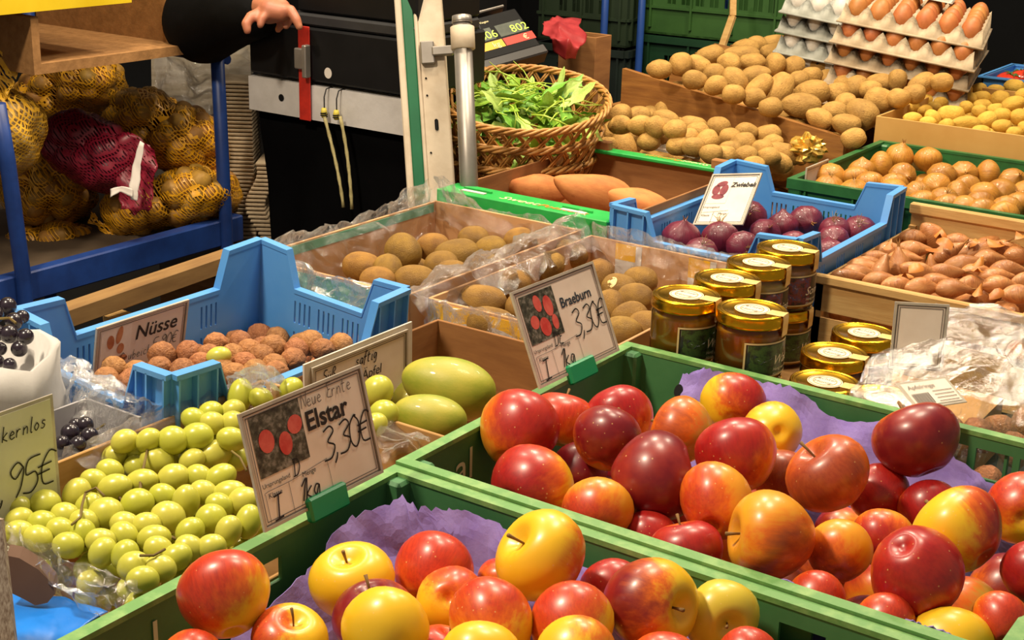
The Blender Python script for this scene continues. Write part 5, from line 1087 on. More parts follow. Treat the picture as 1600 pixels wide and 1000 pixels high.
# ================================================================== wicker baskets and salad
WICK = M('wicker_willow', '#c89650', '#a06c30', scale=60, rough=.5, bump=.2, bscale=200)
def basket(label, cx, cy, z0, tilt, full, tag_):
    t = thing('wicker_basket', label, 'basket', (cx, cy, z0), 0, 'stacked wicker baskets'); t.rotation_euler = (Matrix.Rotation(tilt[2], 3, 'Z') if not tilt[0] else (Matrix.Rotation(tilt[0], 3, Vector((CR[0], CR[1], 0)))@Matrix.Rotation(tilt[2], 3, 'Z'))).to_euler()
    H = .165
    def rad(z): return .085+.074*(z/H)**.75
    NS = 34
    st = []
    for k in range(NS):
        a = 2*math.pi*k/NS; st.append(tube([(rad(z)*math.cos(a+.5*z/H*0), rad(z)*math.sin(a), z) for z in np.linspace(.002, H*.45, 5)], .0022, 5))
    part('stake', join(*st), WICK, t, True, 'stuff')
    rings = []
    for k, z in enumerate(np.linspace(.004, H*.46, 11)):
        n = NS*4; rings.append(tube([((rad(z)+.0032*math.cos(NS*.5*a+math.pi*k))*math.cos(a), (rad(z)+.0032*math.cos(NS*.5*a+math.pi*k))*math.sin(a), z+.001*math.sin(3*a)) for a in np.arange(n)*2*math.pi/n], .0026, 5, True))
    part('weave', join(*rings), WICK, t, True, 'stuff')
    lat = []
    for dr in (1, -1):
        for k in range(30):
            for off in (0, .035):
                a0 = 2*math.pi*k/30+off; zs = np.linspace(H*.42, H*.97, 9); lat.append(tube([((rad(z)+dr*.0022)*math.cos(a0+dr*.75*(z-H*.42)/H), (rad(z)+dr*.0022)*math.sin(a0+dr*.75*(z-H*.42)/H), z) for z in zs], .0021, 5))
    part('lattice', join(*lat), WICK, t, True, 'stuff')
    rm = []
    for k in range(4):
        n = 96; rm.append(tube([((rad(H)+.005*math.cos(12*a+k*1.57))*math.cos(a), (rad(H)+.005*math.cos(12*a+k*1.57))*math.sin(a), H+.005*math.sin(12*a+k*1.57)) for a in np.arange(n)*2*math.pi/n], .0034, 5, True))
    part('rim', join(*rm), WICK, t, True)
    part('bottom', lathe([(.001, 0), (.085, 0), (.085, .004), (.001, .004)], 34), WICK, t)
    return t
BC = (-1.53, 2.285)
basket('bottom wicker basket of the stack next to the steel pole', BC[0]-.015, BC[1]-.01, .722, (.03, .0, 0), 0, 0)
basket('middle wicker basket of the stack next to the steel pole', BC[0]-.008, BC[1]-.005, .775, (.10, .03, .4), 0, 0)
basket('topmost wicker basket holding green salad leaves', BC[0], BC[1], .835, (.22, .05, .8), 1, 1)
LEAFM = [M('salad_leaf_'+n, a, b, scale=40, rough=.45, sss=.0, spec=.4) for n, a, b in (('bright', '#9cc244', '#84b034'), ('mid', '#74a838', '#5f9430'), ('pale', '#bcd47a', '#a4c45c'))]
STEMM = M('salad_stem', '#b5cc4c', '#9aba3c', scale=40, rough=.4)
def leaf_vf(seed):
    r = random.Random(seed); n, m = 9, 6; V = []; ph = r.uniform(0, 6)
    for i in range(n+1):
        s_ = i/n; wd = (.012+.38*math.sin(min(1, s_*1.05)*math.pi)**.8*(1+.35*math.cos(s_*17+ph)))*(.5+.5*s_)
        for j in range(m+1):
            q = (j/m-.5)*2; V.append((s_, q*wd*.55, .10*abs(q)*wd+.10*math.sin(s_*3+ph)+.05*math.sin(q*7+s_*9+ph)*wd))
    return V, [(i*(m+1)+j, (i+1)*(m+1)+j, (i+1)*(m+1)+j+1, i*(m+1)+j+1) for i in range(n) for j in range(m)]
LFM = [mesh('leaf', *leaf_vf(k), LEAFM[k % 3], True) for k in range(6)]
sl = thing('salad_greens', 'loose heap of bright green salad leaves and stems in the top basket', 'salad', (BC[0], BC[1], .835))
sl.rotation_euler = Matrix.Rotation(.22, 3, Vector((CR[0], CR[1], 0))).to_euler()
rg = random.Random(12)
for k in range(130):
    a = rg.uniform(0, 6.28); rr_ = .115*math.sqrt(rg.random()); zz = .052*(1-(rr_/.125)**2)+rg.uniform(-.02, .03)
    o = put('leaf', LFM[k % 6], sl); o.location = (rr_*math.cos(a), rr_*math.sin(a), zz+.095); s_ = rg.uniform(.05, .10); o.scale = (s_, s_, s_*1.2)
    o.rotation_euler = (rg.uniform(-1.2, 1.2), rg.uniform(-.8, .5), rg.uniform(0, 6.28))
STML = [mesh('stem', *tube([(0, 0, 0), (.3, .05*b, .12), (.65, .18*b, .10), (1, .5*b, -.05)], [.02, .022, .018, .012], 6), STEMM, True) for b in (1, -1, .3)]
for k in range(60):
    a = rg.uniform(0, 6.28); rr_ = .085*math.sqrt(rg.random()); o = put('stem', STML[k % 3], sl); o.location = (rr_*math.cos(a), rr_*math.sin(a), .13+.03*(1-(rr_/.12)**2)+rg.uniform(-.01, .02)); s_ = rg.uniform(.05, .09); o.scale = (s_, s_, s_); o.rotation_euler = (rg.uniform(-1, 1), rg.uniform(-.5, .4), rg.uniform(0, 6.28))

# ================================================================== post, pole, scale, black stand
WPAINT = M('scuffed_white_paint', '#cbbca6', '#b09c82', scale=14, lo=.45, hi=.8, rough=.6, bump=.2, bscale=60)
GPAINT = M('dark_green_paint', '#0b5a38', '#0f6641', scale=9, rough=.4)
pd = 2.50
def post_line(px0, px1, d=pd): return PD(px0, 330, d), PD(px1, -160, d)
po = thing('stall_post', 'white painted stall post with dark green stripe', 'post', tuple(PD(676, 330, pd)))
pb, pt = post_line(676, 643); ax = (pt-pb)/np.linalg.norm(pt-pb); side = CR-ax*np.dot(CR, ax); side /= np.linalg.norm(side); fw = np.cross(side, ax)
if np.dot(fw, CB) < 0: fw = -fw
def pbox(s0, s1, f0, f1, h0, h1): 
    v, f_ = bevel_box(s0, s1, f0, f1, h0, h1, .002); Mx = basis(side, fw, ax, pb); return xf((v, f_), Matrix.Translation(-Vector(pb))@Mx)
hb = -(.857)/ax[2]
part('column', pbox(-.040, .040, -.07, 0, hb, .9), WPAINT, po)
part('white_edge', pbox(-.042, -.030, 0, .004, hb, .9), WPAINT, po)
part('green_stripe', pbox(-.030, -.010, 0, .003, hb, .9), GPAINT, po)
part('white_edge', pbox(-.010, -.004, 0, .0045, hb, .9), WPAINT, po)
part('bracket_plate', pbox(-.002, .022, 0, .012, .255, .295), SILVER, po)
for hz in (.10, .20, .23): part('rivet', pbox(.002, .006, 0, .002, hz, hz+.004), BLACK, po)
part('keyhole', pbox(.014, .020, 0, .0012, .14, .16), BLACK, po)
part('clamp_arm', pbox(.018, .055, .0, .016, .268, .284), SILVER, po)
p0, p1 = PD(733, 290, 2.42), PD(722, 36, 2.42); d_ = (p1-p0)/np.linalg.norm(p1-p0); pz = p0-d_*((p0[2]-.722)/d_[2])
sp = thing('steel_pole', 'round steel pole with white collar and end cap beside the wicker baskets', 'pole', tuple(pz))
part('tube', tube([np.zeros(3), p1-pz], .0155, 20), SILVER, sp, True)
c1 = p1-pz; part('cap', tube([c1, c1+d_*.003, c1+d_*.012], [.0165, .0172, .0165], 20), SILVER, sp, True)
part('collar', tube([c1-d_*.045, c1-d_*.044, c1-d_*.007, c1-d_*.006], [.019, .0205, .0205, .019], 20), WPAINT, sp, True)
part('rim_disc', tube([c1-d_*.0, c1+d_*.001], .0175, 20), SILVER, sp)

# stand with black case, aluminium rail, red strap
sd_ = thing('scale_stand', 'black case above a scuffed aluminium rail with black cloth hanging below', 'stand', tuple(WY(520, 400, 1.98)*[1, 1, 0]))
bo = np.array(sd_.location)
def onY(px, py, y): return WY(px, py, y)-bo
Yr = 1.985
a, b, c = onY(388, 118, Yr), onY(645, 160, Yr), onY(388, 170, Yr)
ALU = M('scuffed_aluminium', '#c9c6c6', '#b4b0ae', scale=18, lo=.4, hi=.8, rough=.45, metal=.0, bump=.2, bscale=80)
V = [(x, y, z) for x, zt0, zb0 in ((a[0], a[2], c[2]), (b[0], a[2], c[2])) for y in (a[1], a[1]+.03) for z in (zb0, zt0)]
part('rail', (V, box(0, 1, 0, 1, 0, 1)[1]), ALU, sd_)
e0, e1 = onY(395, 42, Yr+.02), onY(640, 55, Yr+.02)
zb_ = a[2]+.008
part('black_case', bevel_box(a[0]+.005, b[0], a[1]-.002, a[1]+.22, zb_, zb_+.098, .004), BLACK, sd_)
part('case_top', bevel_box(a[0]+.10, b[0], a[1]+.002, a[1]+.2, zb_+.100, zb_+.122, .004), M('dark_grey_plastic', '#242426', '#303032', scale=10, rough=.5), sd_)
part('upper_case', bevel_box(a[0]+.12, b[0], a[1]+.01, a[1]+.2, zb_+.124, zb_+.25, .004), BLACK, sd_)
stx = a[0]+.135
STRAP = M('red_strap', '#c42a1a', '#a82014', scale=40, rough=.6)
part('strap', bevel_box(stx, stx+.028, a[1]-.006, a[1]-.003, c[2]-.002, zb_+.1, .001), STRAP, sd_)
part('strap_buckle', bevel_box(stx-.002, stx+.03, a[1]-.016, a[1]-.006, zb_+.022, zb_+.06, .002), SILVER, sd_)
part('buckle_lever', bevel_box(stx+.022, stx+.032, a[1]-.022, a[1]-.006, zb_+.008, zb_+.068, .002), SILVER, sd_)
part('rail_hole', disc(0, 0, .007, .007, 0), BLACK, sd_).matrix_local = Matrix.Translation((a[0]+.085, a[1]-.0006, (a[2]+c[2])/2))@Matrix.Rotation(math.pi/2, 4, 'X')
part('white_sticker', disc(0, 0, .009, .010, 0), WPRINT, sd_).matrix_local = Matrix.Translation((a[0]+.205, a[1]-.0026, zb_+.02))@Matrix.Rotation(math.pi/2, 4, 'X')
BCL = M('black_cloth', '#050506', '#08080a', scale=8, rough=1, spec=.05)
L_, R_ = a[0]+.008, b[0]+.01
rows = [[(L_+(R_-L_)*k/6+(.07*s_*(1-k/6)), a[1]+.02+.03*math.sin(k*2.1+s_)*s_, (c[2])*(1-s_)+.02*s_) for k in range(7)] for s_ in (0, .35, .7, 1)]
part('black_cloth', sheet(rows, 20, 30, .006, 6, 3, .002), BCL, sd_, True)
for k_, (qx) in enumerate((a[0]+.205, a[0]+.235)):
    base = np.array([qx, a[1]-.012, c[2]+.02])
    cd = thing('bungee_cord', 'pale elastic cord hooked over the aluminium rail, hanging down' + (' nearer the post' if k_ else ' nearer the red strap'), 'cord', tuple(base+bo))
    seg = [(.012*math.sin(s_*2+k_)+.035*s_, -.004, -.17*s_) for s_ in np.linspace(0, 1, 14)]
    part('cord', tube(seg, [.0028+.0009*(i % 2) for i in range(14)], 7), M('pale_elastic', '#b8ad7c', '#9a8f60', scale=80, rough=.7), cd, True)
    part('hook', tube([(0, -.002, 0), (0, -.002, .03), (0, .004, .044), (0, .018, .046), (0, .03, .04)], .0012, 6), BLACK, cd)
    part('knot', tube([(0, -.003, -.008), (0, -.003, -.004), (0, -.003, .004), (0, -.003, .010)], [.004, .0058, .0058, .004], 8), M('yellow_knot', '#c9b848', rough=.6), cd, True)
    part('wire_wrap', tube([(.006*math.cos(t_), -.003+.006*math.sin(t_), -.006+t_*.0006) for t_ in np.linspace(0, 12.5, 30)], .0012, 5), BLACK, cd)

# scale with two displays
sc = thing('market_scale', 'black shop scale with two lit digit displays behind the baskets', 'scale', tuple(PD(770, 50, 2.75)))
SCB = M('scale_black', '#0f0f10', '#161617', scale=12, rough=.6, spec=.15); LCD = M('lcd_grey', '#5c6258', '#4c524a', scale=40, rough=.3)
gn = NT('green_digits'); gn.col('#b8d84a'); gn.b.inputs['Emission Color'].default_value = (*lin('#b8d84a'), 1); gn.b.inputs['Emission Strength'].default_value = .6
tl, tr_, br_, bl_ = [PD(*q) for q in ((688, 42, 2.92), (832, 4, 3.02), (848, 66, 2.96), (700, 112, 2.86))]
xx = (tr_-tl); Wd = np.linalg.norm(xx); xx = xx/Wd; yy = tl-bl_; yy -= xx*np.dot(yy, xx); Hd = np.linalg.norm(yy); yy /= Hd; zz_ = np.cross(xx, yy)
sc.location = Vector(bl_); sc.rotation_euler = basis(xx, yy, zz_).to_3x3().to_euler()
part('display_panel', bevel_box(0, Wd, 0, Hd, -.02, 0, .004), SCB, sc)
part('panel_base', bevel_box(.0, Wd+.004, -.022, .002, -.03, .004, .003), M('scale_grey', '#2e2b2a', rough=.4), sc)
for (u0, lab, cm, sym) in ((.35, '806', YPRINT, 'kg'), (.68, '802', M('red_print', '#c8321e', rough=.4), '€')):
    sc_l = part('display_window', rect(u0*Wd, (u0+.28)*Wd, .42*Hd, .70*Hd, .0006), LCD, sc)
    part('digits', xf(text_vf(lab, .25*Hd), Matrix.Translation(((u0+.13)*Wd, .45*Hd, .0012))), gn.m, sc_l)
    part('colour_bar', rect(u0*Wd, (u0+.32)*Wd, .20*Hd, .38*Hd, .0006), cm, sc)
    part('bar_symbol', xf(text_vf(sym, .17*Hd), Matrix.Translation(((u0+.2)*Wd, .23*Hd, .0012))), CREAM, sc)
part('maker_text', xf(text_vf('Markt Waagen', .07*Hd, .2), Matrix.Translation((.45*Wd, .82*Hd, .0012))), CREAM, sc)
part('weighing_plate', xf(bevel_box(-.05, Wd-.02, Hd+.01, Hd+.016, -.22, -.0, .002), Matrix.Identity(4)), SILVER, sc)
part('scale_body', xf(bevel_box(.0, Wd-.03, -.02, Hd, -.2, -.03, .005), Matrix.Identity(4)), SCB, sc)
part('support_leg', box(.05, .09, -.45, -.02, -.14, -.1), SCB, sc)
part('cable', tube([(.1, Hd+.02, .01), (.11, Hd*.7, .02), (.105, Hd*.4, .016)], .003, 6), BLACK, sc)

# ================================================================== background behind the scale
rb = thing('red_carrier_bag', 'folded red plastic bag lying beside the scale', 'bag', tuple(PD(885, 60, 3.2)))
o0 = np.array(rb.location); f_ = lambda x, y, d: PD(x, y, d)-o0
part('bag_sheet', sheet([[f_(845, 32, 3.2), f_(870, 26, 3.25), f_(905, 32, 3.25)], [f_(848, 50, 3.12), f_(878, 44, 3.12), f_(912, 55, 3.15)], [f_(862, 62, 3.1), f_(885, 60, 3.08), f_(905, 72, 3.1)], [f_(866, 82, 3.12), f_(884, 90, 3.1), f_(903, 86, 3.12)]], 20, 20, .014, 18, 5, .002), M('red_bag_plastic', '#b03a3c', '#94282c', scale=20, rough=.4), rb, True)
q = PD(905, 72, 3.3); t, _w = carton('cardboard_box', 'small open cardboard box behind the red plastic bag', q[0]-.05, q[0]+.05, q[1]-.01, q[1]+.06, .0, q[2]+.025, CARDDARK)
def stack_crate(name, label, c, lx, ly, H, mat, yaw, grp='stacked vegetable crates in the background'):
    t = thing(name, label, 'crate', tuple(c), yaw, grp); part('base', box(0, lx, 0, ly, 0, .006), mat, t)
    for sd in ('y0', 'y1', 'x0', 'x1'):
        L = lx if sd[0] == 'y' else ly; hl = []
        for s_ in np.arange(.07, L-.06, .045): hl += [(s_, s_+.012, H*.62, H*.78), (s_+.015, s_+.027, H*.62, H*.78), (s_, s_+.012, H*.36, H*.52), (s_+.015, s_+.027, H*.36, H*.52)]
        e = 0 if sd[0] == 'y' else .006; vf = gridwall(L-2*e, H, hl, .005); w_ = part('side_wall', xf(([(p[0]+e, p[1], p[2]) for p in vf[0]], vf[1]), wallxf(sd, lx, ly)), mat, t)
        for s_ in np.arange(.02, L, .13): part('rib', xf(box(s_-.003, s_+.003, -.01, 0, .02, H-.012), wallxf(sd, lx, ly)), mat, w_)
        part('top_rail', xf(box(0, L, -.012, 0, H-.02, H), wallxf(sd, lx, ly)), mat, w_); part('mid_rail', xf(box(0, L, -.008, 0, H*.3, H*.33), wallxf(sd, lx, ly)), mat, w_)
    return t
DG = M('deep_green_crate_plastic', '#12351f', '#183f27', scale=10, rough=.5); OGN = M('olive_green_crate_plastic', '#2f5424', '#385f2a', scale=10, rough=.5); BKC = M('blackish_crate_plastic', '#15201c', '#1c2a24', scale=10, rough=.6)
bc = PD(1003, 112, 4.3); yw = .05
zt_ = PD(1003, 48, 4.3)[2]
stack_crate('vegetable_crate', 'deep green crate under the olive crate behind the potatoes', (bc[0], bc[1], zt_-.255), .45, .40, .25, DG, yw)
stack_crate('vegetable_crate', 'olive green crate on top of the deep green one behind the potatoes', (bc[0], bc[1], zt_), .45, .40, .25, OGN, yw)
b2 = PD(868, 105, 4.3)
stack_crate('vegetable_crate', 'blackish crate with small slots behind the scale', (b2[0]-.1, b2[1]+.05, zt_-.3), .30, .40, .25, BKC, yw)
stack_crate('vegetable_crate', 'blackish crate on top of the slotted one behind the scale', (b2[0]-.1, b2[1]+.05, zt_-.04), .30, .40, .25, M('dim_olive_plastic', '#22321e', rough=.6), yw)
b3 = PD(1150, 70, 4.9)
stack_crate('vegetable_crate', 'blackish crate in the gloom behind the white egg trays', (b3[0], b3[1], zt_-.30), .5, .4, .25, BKC, yw)
rk = thing('crate_rack', 'blue painted steel rack with green crates', 'rack', (bc[0], bc[1]-.03, 0))
o0 = np.array(rk.location)
for px in (943, 1000, 1128): 
    p = PD(px, 60, 4.22); part('upright', tube([(p[0]-o0[0], p[1]-o0[1], 0), (p[0]-o0[0], p[1]-o0[1], 1.7)], .011, 10), M('bright_blue_paint', '#2a4f9c', '#22438a', scale=8, rough=.4), rk, True)
pA, pB = PD(943, 112, 4.22), PD(1000, 112, 4.22)
part('crossbar', tube([(pA[0]-o0[0], pA[1]-o0[1], zt_-.28), (pB[0]-o0[0], pB[1]-o0[1], zt_-.28)], .009, 8), BLUEM, rk)
part('shelf', box(-.65, 1.1, -.02, 1.1, zt_-.32, zt_-.30), BLUEM, rk)
p = PD(1140, 30, 4.0); part_ = thing('wooden_lath', 'thin bent wooden lath leaning behind the potato heap', 'stick', tuple(PD(1132, 62, 3.9)))
o0 = np.array(part_.location); _a, _b = PD(1145, 25, 3.9)-o0, PD(1146, -20, 3.9)-o0; part('lath', beam(-_a*(o0[2]/_a[2]), _a, .02, .012), PALEWOOD, part_); part('lath', beam(_a, _b, .018, .012), PALEWOOD, part_)

# ================================================================== eggs
PULP = M('grey_pulp', '#bba98e', '#a69276', scale=30, rough=.95, bump=.4, bscale=120); PULPW = M('blue_grey_pulp', '#a9aaa2', '#96988f', scale=30, rough=.95, bump=.4, bscale=120)
NXE, NYE, PT = 6, 5, .05
def tray_vf():
    sub = 6; nx, ny = NXE*sub, NYE*sub; V = []
    for i in range(nx+1):
        for j in range(ny+1):
            x, y = i/sub, j/sub; cx, cy = math.cos(2*math.pi*x), math.cos(2*math.pi*y)
            z = .022+.018*max(-1, min(1, (cx*cy*1.0)))*0
            post = max(0, (cx+1)/2)**1.5*max(0, (cy+1)/2)**1.5; cup = ((1-cx)/2)*((1-cy)/2)
            z = .018+.026*post-.018*cup; V.append((x*PT, y*PT, z))
    Fc = [(i*(ny+1)+j, (i+1)*(ny+1)+j, (i+1)*(ny+1)+j+1, i*(ny+1)+j+1) for i in range(nx) for j in range(ny)]
    n = len(V); V2 = V+[(x, y, z-.003) for x, y, z in V]; F2 = Fc+[tuple(k+n for k in reversed(q)) for q in Fc]
    rim = [j for j in range(ny+1)]+[i*(ny+1)+ny for i in range(1, nx+1)]+[nx*(ny+1)+j for j in range(ny-1, -1, -1)]+[i*(ny+1) for i in range(nx-1, 0, -1)]
    for k in range(len(rim)): p_, q_ = rim[k], rim[(k+1) % len(rim)]; F2.append((q_, p_, p_+n, q_+n))
    lo = len(V2)
    for k in rim:                                      # sloping outer skirt
        x, y, z = V[k]; ox = -.007 if x < 1e-6 else (.007 if x > NXE*PT-1e-6 else 0); oy = -.007 if y < 1e-6 else (.007 if y > NYE*PT-1e-6 else 0); V2.append((x+ox, y+oy, .002))
    for k in range(len(rim)): l = (k+1) % len(rim); F2.append((rim[k], rim[l], lo+l, lo+k))
    fl_ = ring(-.011, NXE*PT+.011, -.011, NYE*PT+.011, .000, .004, .012)
    return join((V2, F2), fl_)
TRM = mesh('tray', *tray_vf(), PULP, True); TRW = mesh('tray', *tray_vf(), PULPW, True)
_ex = camdir((.92, -.262, .30)); _fh = np.array([-CB[0], -CB[1], 0]); _fh /= np.linalg.norm(_fh)
_ey = _fh*.9+CR*.44+np.array([0, 0, .03]); _ey -= _ex*np.dot(_ey, _ex); _ey /= np.linalg.norm(_ey); _ez = np.cross(_ex, _ey)
EROT = basis(_ex, _ey, _ez).to_3x3()                    # the stacks lean: they stand on uneven ground
def egg_stack(corner, n, dz, em, tm, lab, elab, grp):
    for k in range(n):
        c = np.array(corner)+_ex*.004*math.sin(k*2)+_ey*.004*math.cos(k*3)+_ez*(k*dz)
        o = put('egg_tray', tm); o.location = Vector(c); o.rotation_euler = (EROT@Matrix.Rotation(.03*math.sin(k*1.7), 3, 'Z')).to_euler(); tag(o, lab[1] if k == n-1 else lab[0], 'egg tray', grp+' trays')
        Mx = Matrix.LocRotScale(o.location, o.rotation_euler, None)
        for i in range(NXE):
            for j in range(NYE):
                if k < n-1 and not (j == 0 or i == NXE-1 or i == 0): continue
                e = put('egg', em); e.location = Mx@Vector(((i+.5)*PT, (j+.5)*PT, .034)); s_ = .0445*(1+.04*math.sin(i*3+j*5+k)); e.scale = (s_,)*3; e.rotation_euler = (EROT@Matrix.Rotation(.15*math.sin(i*5+j), 3, 'X')@Matrix.Rotation(i, 3, 'Z')).to_euler()
                tag(e, elab[1] if k == n-1 else elab[0], 'egg', grp+(' eggs on top' if k == n-1 else ' eggs inside'))
dzE, nE = .047, 5
A_ = PD(1312, 34, 3.20); A2 = PD(1226, 20, 3.36)
egg_stack(A_-_ez*(nE-1)*dzE, nE, dzE, EGB, TRM, ('grey pulp tray of brown eggs within the stack', 'topmost grey pulp tray filled with brown eggs'), ('brown egg in a lower tray of the stack', 'brown egg in the topmost pulp tray'), 'brown egg stack')
egg_stack(A2-_ez*3*dzE, 4, dzE, EGW, TRW, ('blue-grey pulp tray of white eggs within the stack', 'topmost blue-grey pulp tray filled with white eggs'), ('white egg in a lower tray of the stack', 'white egg in the topmost blue-grey tray'), 'white egg stack')
eo = A_-_ez*((nE-1)*dzE+.004); eb = thing('egg_board', 'slanting wooden board beneath the egg trays', 'board', tuple(eo)); 
o = part('board', box(-.36, .32, -.012, .40, -.022, 0), WOOD, eb); o.rotation_euler = EROT.to_euler()
for ex in (-.30, .26):
    for ey in (.03, .34): q = Vector(_ex*ex+_ey*ey-_ez*.02); part('leg', box(q.x-.012, q.x+.012, q.y-.012, q.y+.012, .722-float(eo[2]), q.z+.003), WOOD, eb)
BLc = A_+_ex*.13+_ey*.12+_ez*.066; t, w, h = card('price_card', 'white card lying on top of the brown eggs', BLc, BLc+_ex*.09, BLc+_ey*.07, False)
part('printed_text', join(*[rect(.1*w, .9*w, (.2+.15*i)*h, (.23+.15*i)*h, .0012) for i in range(4)]), GREYINK, t)
# tomatoes in a small blue tray
tp = PD(1535, 118, 3.48); tt = thing('tomato_tray', 'small blue plastic tray of tomatoes beside the egg trays', 'tray', (tp[0], tp[1], tp[2]-.05)); DB = BLUEC
part('base', box(0, .28, 0, .26, -.02, -.012), DB, tt)
for bx in (box(0, .28, 0, .004, -.02, .05), box(0, .28, .256, .26, -.02, .05), box(0, .004, 0, .26, -.02, .05), box(.276, .28, 0, .26, -.02, .05)): part('side_wall', bx, DB, tt)
part('rim', ring(-.008, .288, -.008, .268, .046, .05, .014), DB, tt); part('support', box(.02, .26, .02, .24, .722-(tp[2]-.05), -.02), CARDBOARD, tt)
TOM = M('tomato_skin', '#c02a14', '#d0401c', scale=2, rough=.2, coat=.3)
def tom_vf():
    def fn(t, p): s_, c = math.sin(t), math.cos(t); z = .82*c-(.18*math.exp(-(s_/.3)**2) if c > 0 else 0); r_ = s_*(1+.03*math.cos(5*p)); return np.array([r_*math.cos(p), r_*math.sin(p), z])*.5
    return blob(20, 14, fn)
tmm = mesh('tomato', *tom_vf(), TOM, True); CALG = M('tomato_calyx', '#4a7030', rough=.6)
tcm = mesh('calyx', *join(*[tube([(0, 0, .31), (.15*math.cos(a), .15*math.sin(a), .40), (.32*math.cos(a), .32*math.sin(a), .36)], [.03, .025, .008], 5) for a in np.arange(6)*1.047]), CALG)
for k, (x, y) in enumerate(((.05, .05), (.12, .06), (.19, .05), (.06, .13), (.13, .14), (.2, .13), (.09, .21), (.17, .2), (.10, .10), (.17, .09))):
    o = put('tomato', tmm); o.location = tt.location+Vector((x, y, .03 if k < 8 else .075)); o.scale = (.068,)*3; o.rotation_euler = (.3*math.sin(k*3)-.5*(k > 7), .3*math.cos(k*2), k); put('calyx', tcm, o)
    tag(o, 'red tomato in the small blue tray', 'tomato', 'tomatoes in the blue tray')

# ================================================================== potato sack rack at the left
RX = -2.1
pr0, pr1 = WX(30, 430, RX), WX(370, 338, RX); zr = .70
rk = thing('sack_rack', 'blue steel shelf rack loaded with net sacks', 'rack', (RX, pr0[1], 0)); o0 = np.array(rk.location); Lr = pr1[1]-pr0[1]
part('front_rail', bevel_box(-.03, 0, -.9, Lr+.02, zr-.055, zr, .003), BLUEM, rk)
part('shelf', box(-.62, -.03, -.9, Lr+.02, zr-.05, zr-.03), M('worn_shelf_board', '#4a3c2e', '#5c4c3a', scale=8, rough=.8), rk)
part('back_rail', bevel_box(-.65, -.62, -.9, Lr+.02, zr-.055, zr, .003), BLUEM, rk)
pp0, pp1 = WX(352, 330, RX), WX(338, 60, RX)
part('upright', tube([(.0, pp0[1]-o0[1], .0), (.0, pp0[1]-o0[1], zr), (pp1-o0)+(pp1-o0-np.array([0, pp0[1]-o0[1], zr]))*.4], .014, 12), BLUEM, rk, True)
pl0, pl1 = WX(33, 432, RX), WX(8, 250, RX)
part('upright', tube([(.006, 0, 0), tuple(pl0-o0+[.006, 0, 0]), tuple(pl1-o0+[.006, 0, 0]), tuple(pl1-o0+[.006, -.01, .10])], .014, 12), BLUEM, rk, True)
part('upright', tube([(-.63, Lr, 0), (-.63, Lr, 1.6)], .014, 12), BLUEM, rk, True); part('upright', tube([(-.63, 0, 0), (-.63, 0, 1.6)], .014, 12), BLUEM, rk, True)
pc0, pc1 = WX(66, 116, RX), WX(292, 68, RX)
zc = pc0[2]
for xx_ in (-.15, -.5): part('crossbar', tube([(xx_, -.25, zc-.012), (xx_, Lr+.02, zc-.012)], .01, 8), BLUEM, rk)
part('crossbar', tube([(0, Lr-.01, zc-.022), (-.63, Lr-.01, zc-.022)], .01, 8), BLUEM, rk); part('crossbar', tube([(0, -.13, zc-.022), (-.63, -.13, zc-.022)], .01, 8), BLUEM, rk)
CHIP0 = M('rough_board', '#8f6e40', '#7a5a32', scale=8, stretch=(6, 1, 6), rough=.8)
bl_ = thing('wooden_board', 'long rough wooden board below the blue shelf rack', 'board', tuple(WX(100, 505, -1.75))); o0 = np.array(bl_.location)
q0, q1 = WX(60, 508, -1.75), WX(320, 418, -1.75)
part('plank', beam(q0-o0, q1+(q1-q0)*.4-o0, .035, .03), CHIP0, bl_)
part('trestle', box(-.03, .03, .1, .14, -float(o0[2]), -.02), PALEWOOD, bl_); part('trestle', box(-.03, .03, .5, .54, -float(o0[2]), -.02), PALEWOOD, bl_)
# chip-wood crate on the rack
wc = thing('wooden_crate', 'open chipboard crate on the rack above the net sacks', 'crate', (RX, pc0[1], zc)); Lc = pc1[1]-pc0[1]
CHIP = M('chipboard', '#8a6236', '#a07444', scale=60, rough=.85, bump=.3, bscale=150)
part('floor_board', box(-.45, 0, 0, Lc, 0, .018), CHIP, wc); part('end_board', box(-.45, 0, -.016, 0, 0, .10), CHIP, wc); part('end_board', box(-.45, 0, Lc, Lc+.016, 0, .22), CHIP, wc)
yb = thing('yellow_crate', 'bright yellow plastic crate standing above the chipboard crate', 'crate', (RX-.0, pc0[1]-.42, zc+.122)); YC = M('yellow_crate_plastic', '#d9b81a', '#e2c428', scale=8, rough=.4)
for bx in (box(-.4, .012, 0, .62, -.012, .012), box(-.002, .012, 0, .62, .012, .2), box(-.4, -.386, 0, .62, .012, .2), box(-.4, 0, 0, .014, .012, .2), box(-.4, 0, .606, .62, .012, .2)): part('side_wall', bx, YC, yb)
part('support_bracket', box(-.44, -.42, .44, .47, -.12, -.01), BLUEM, yb); part('support_bracket', box(-.44, -.42, .56, .59, -.12, -.01), BLUEM, yb)

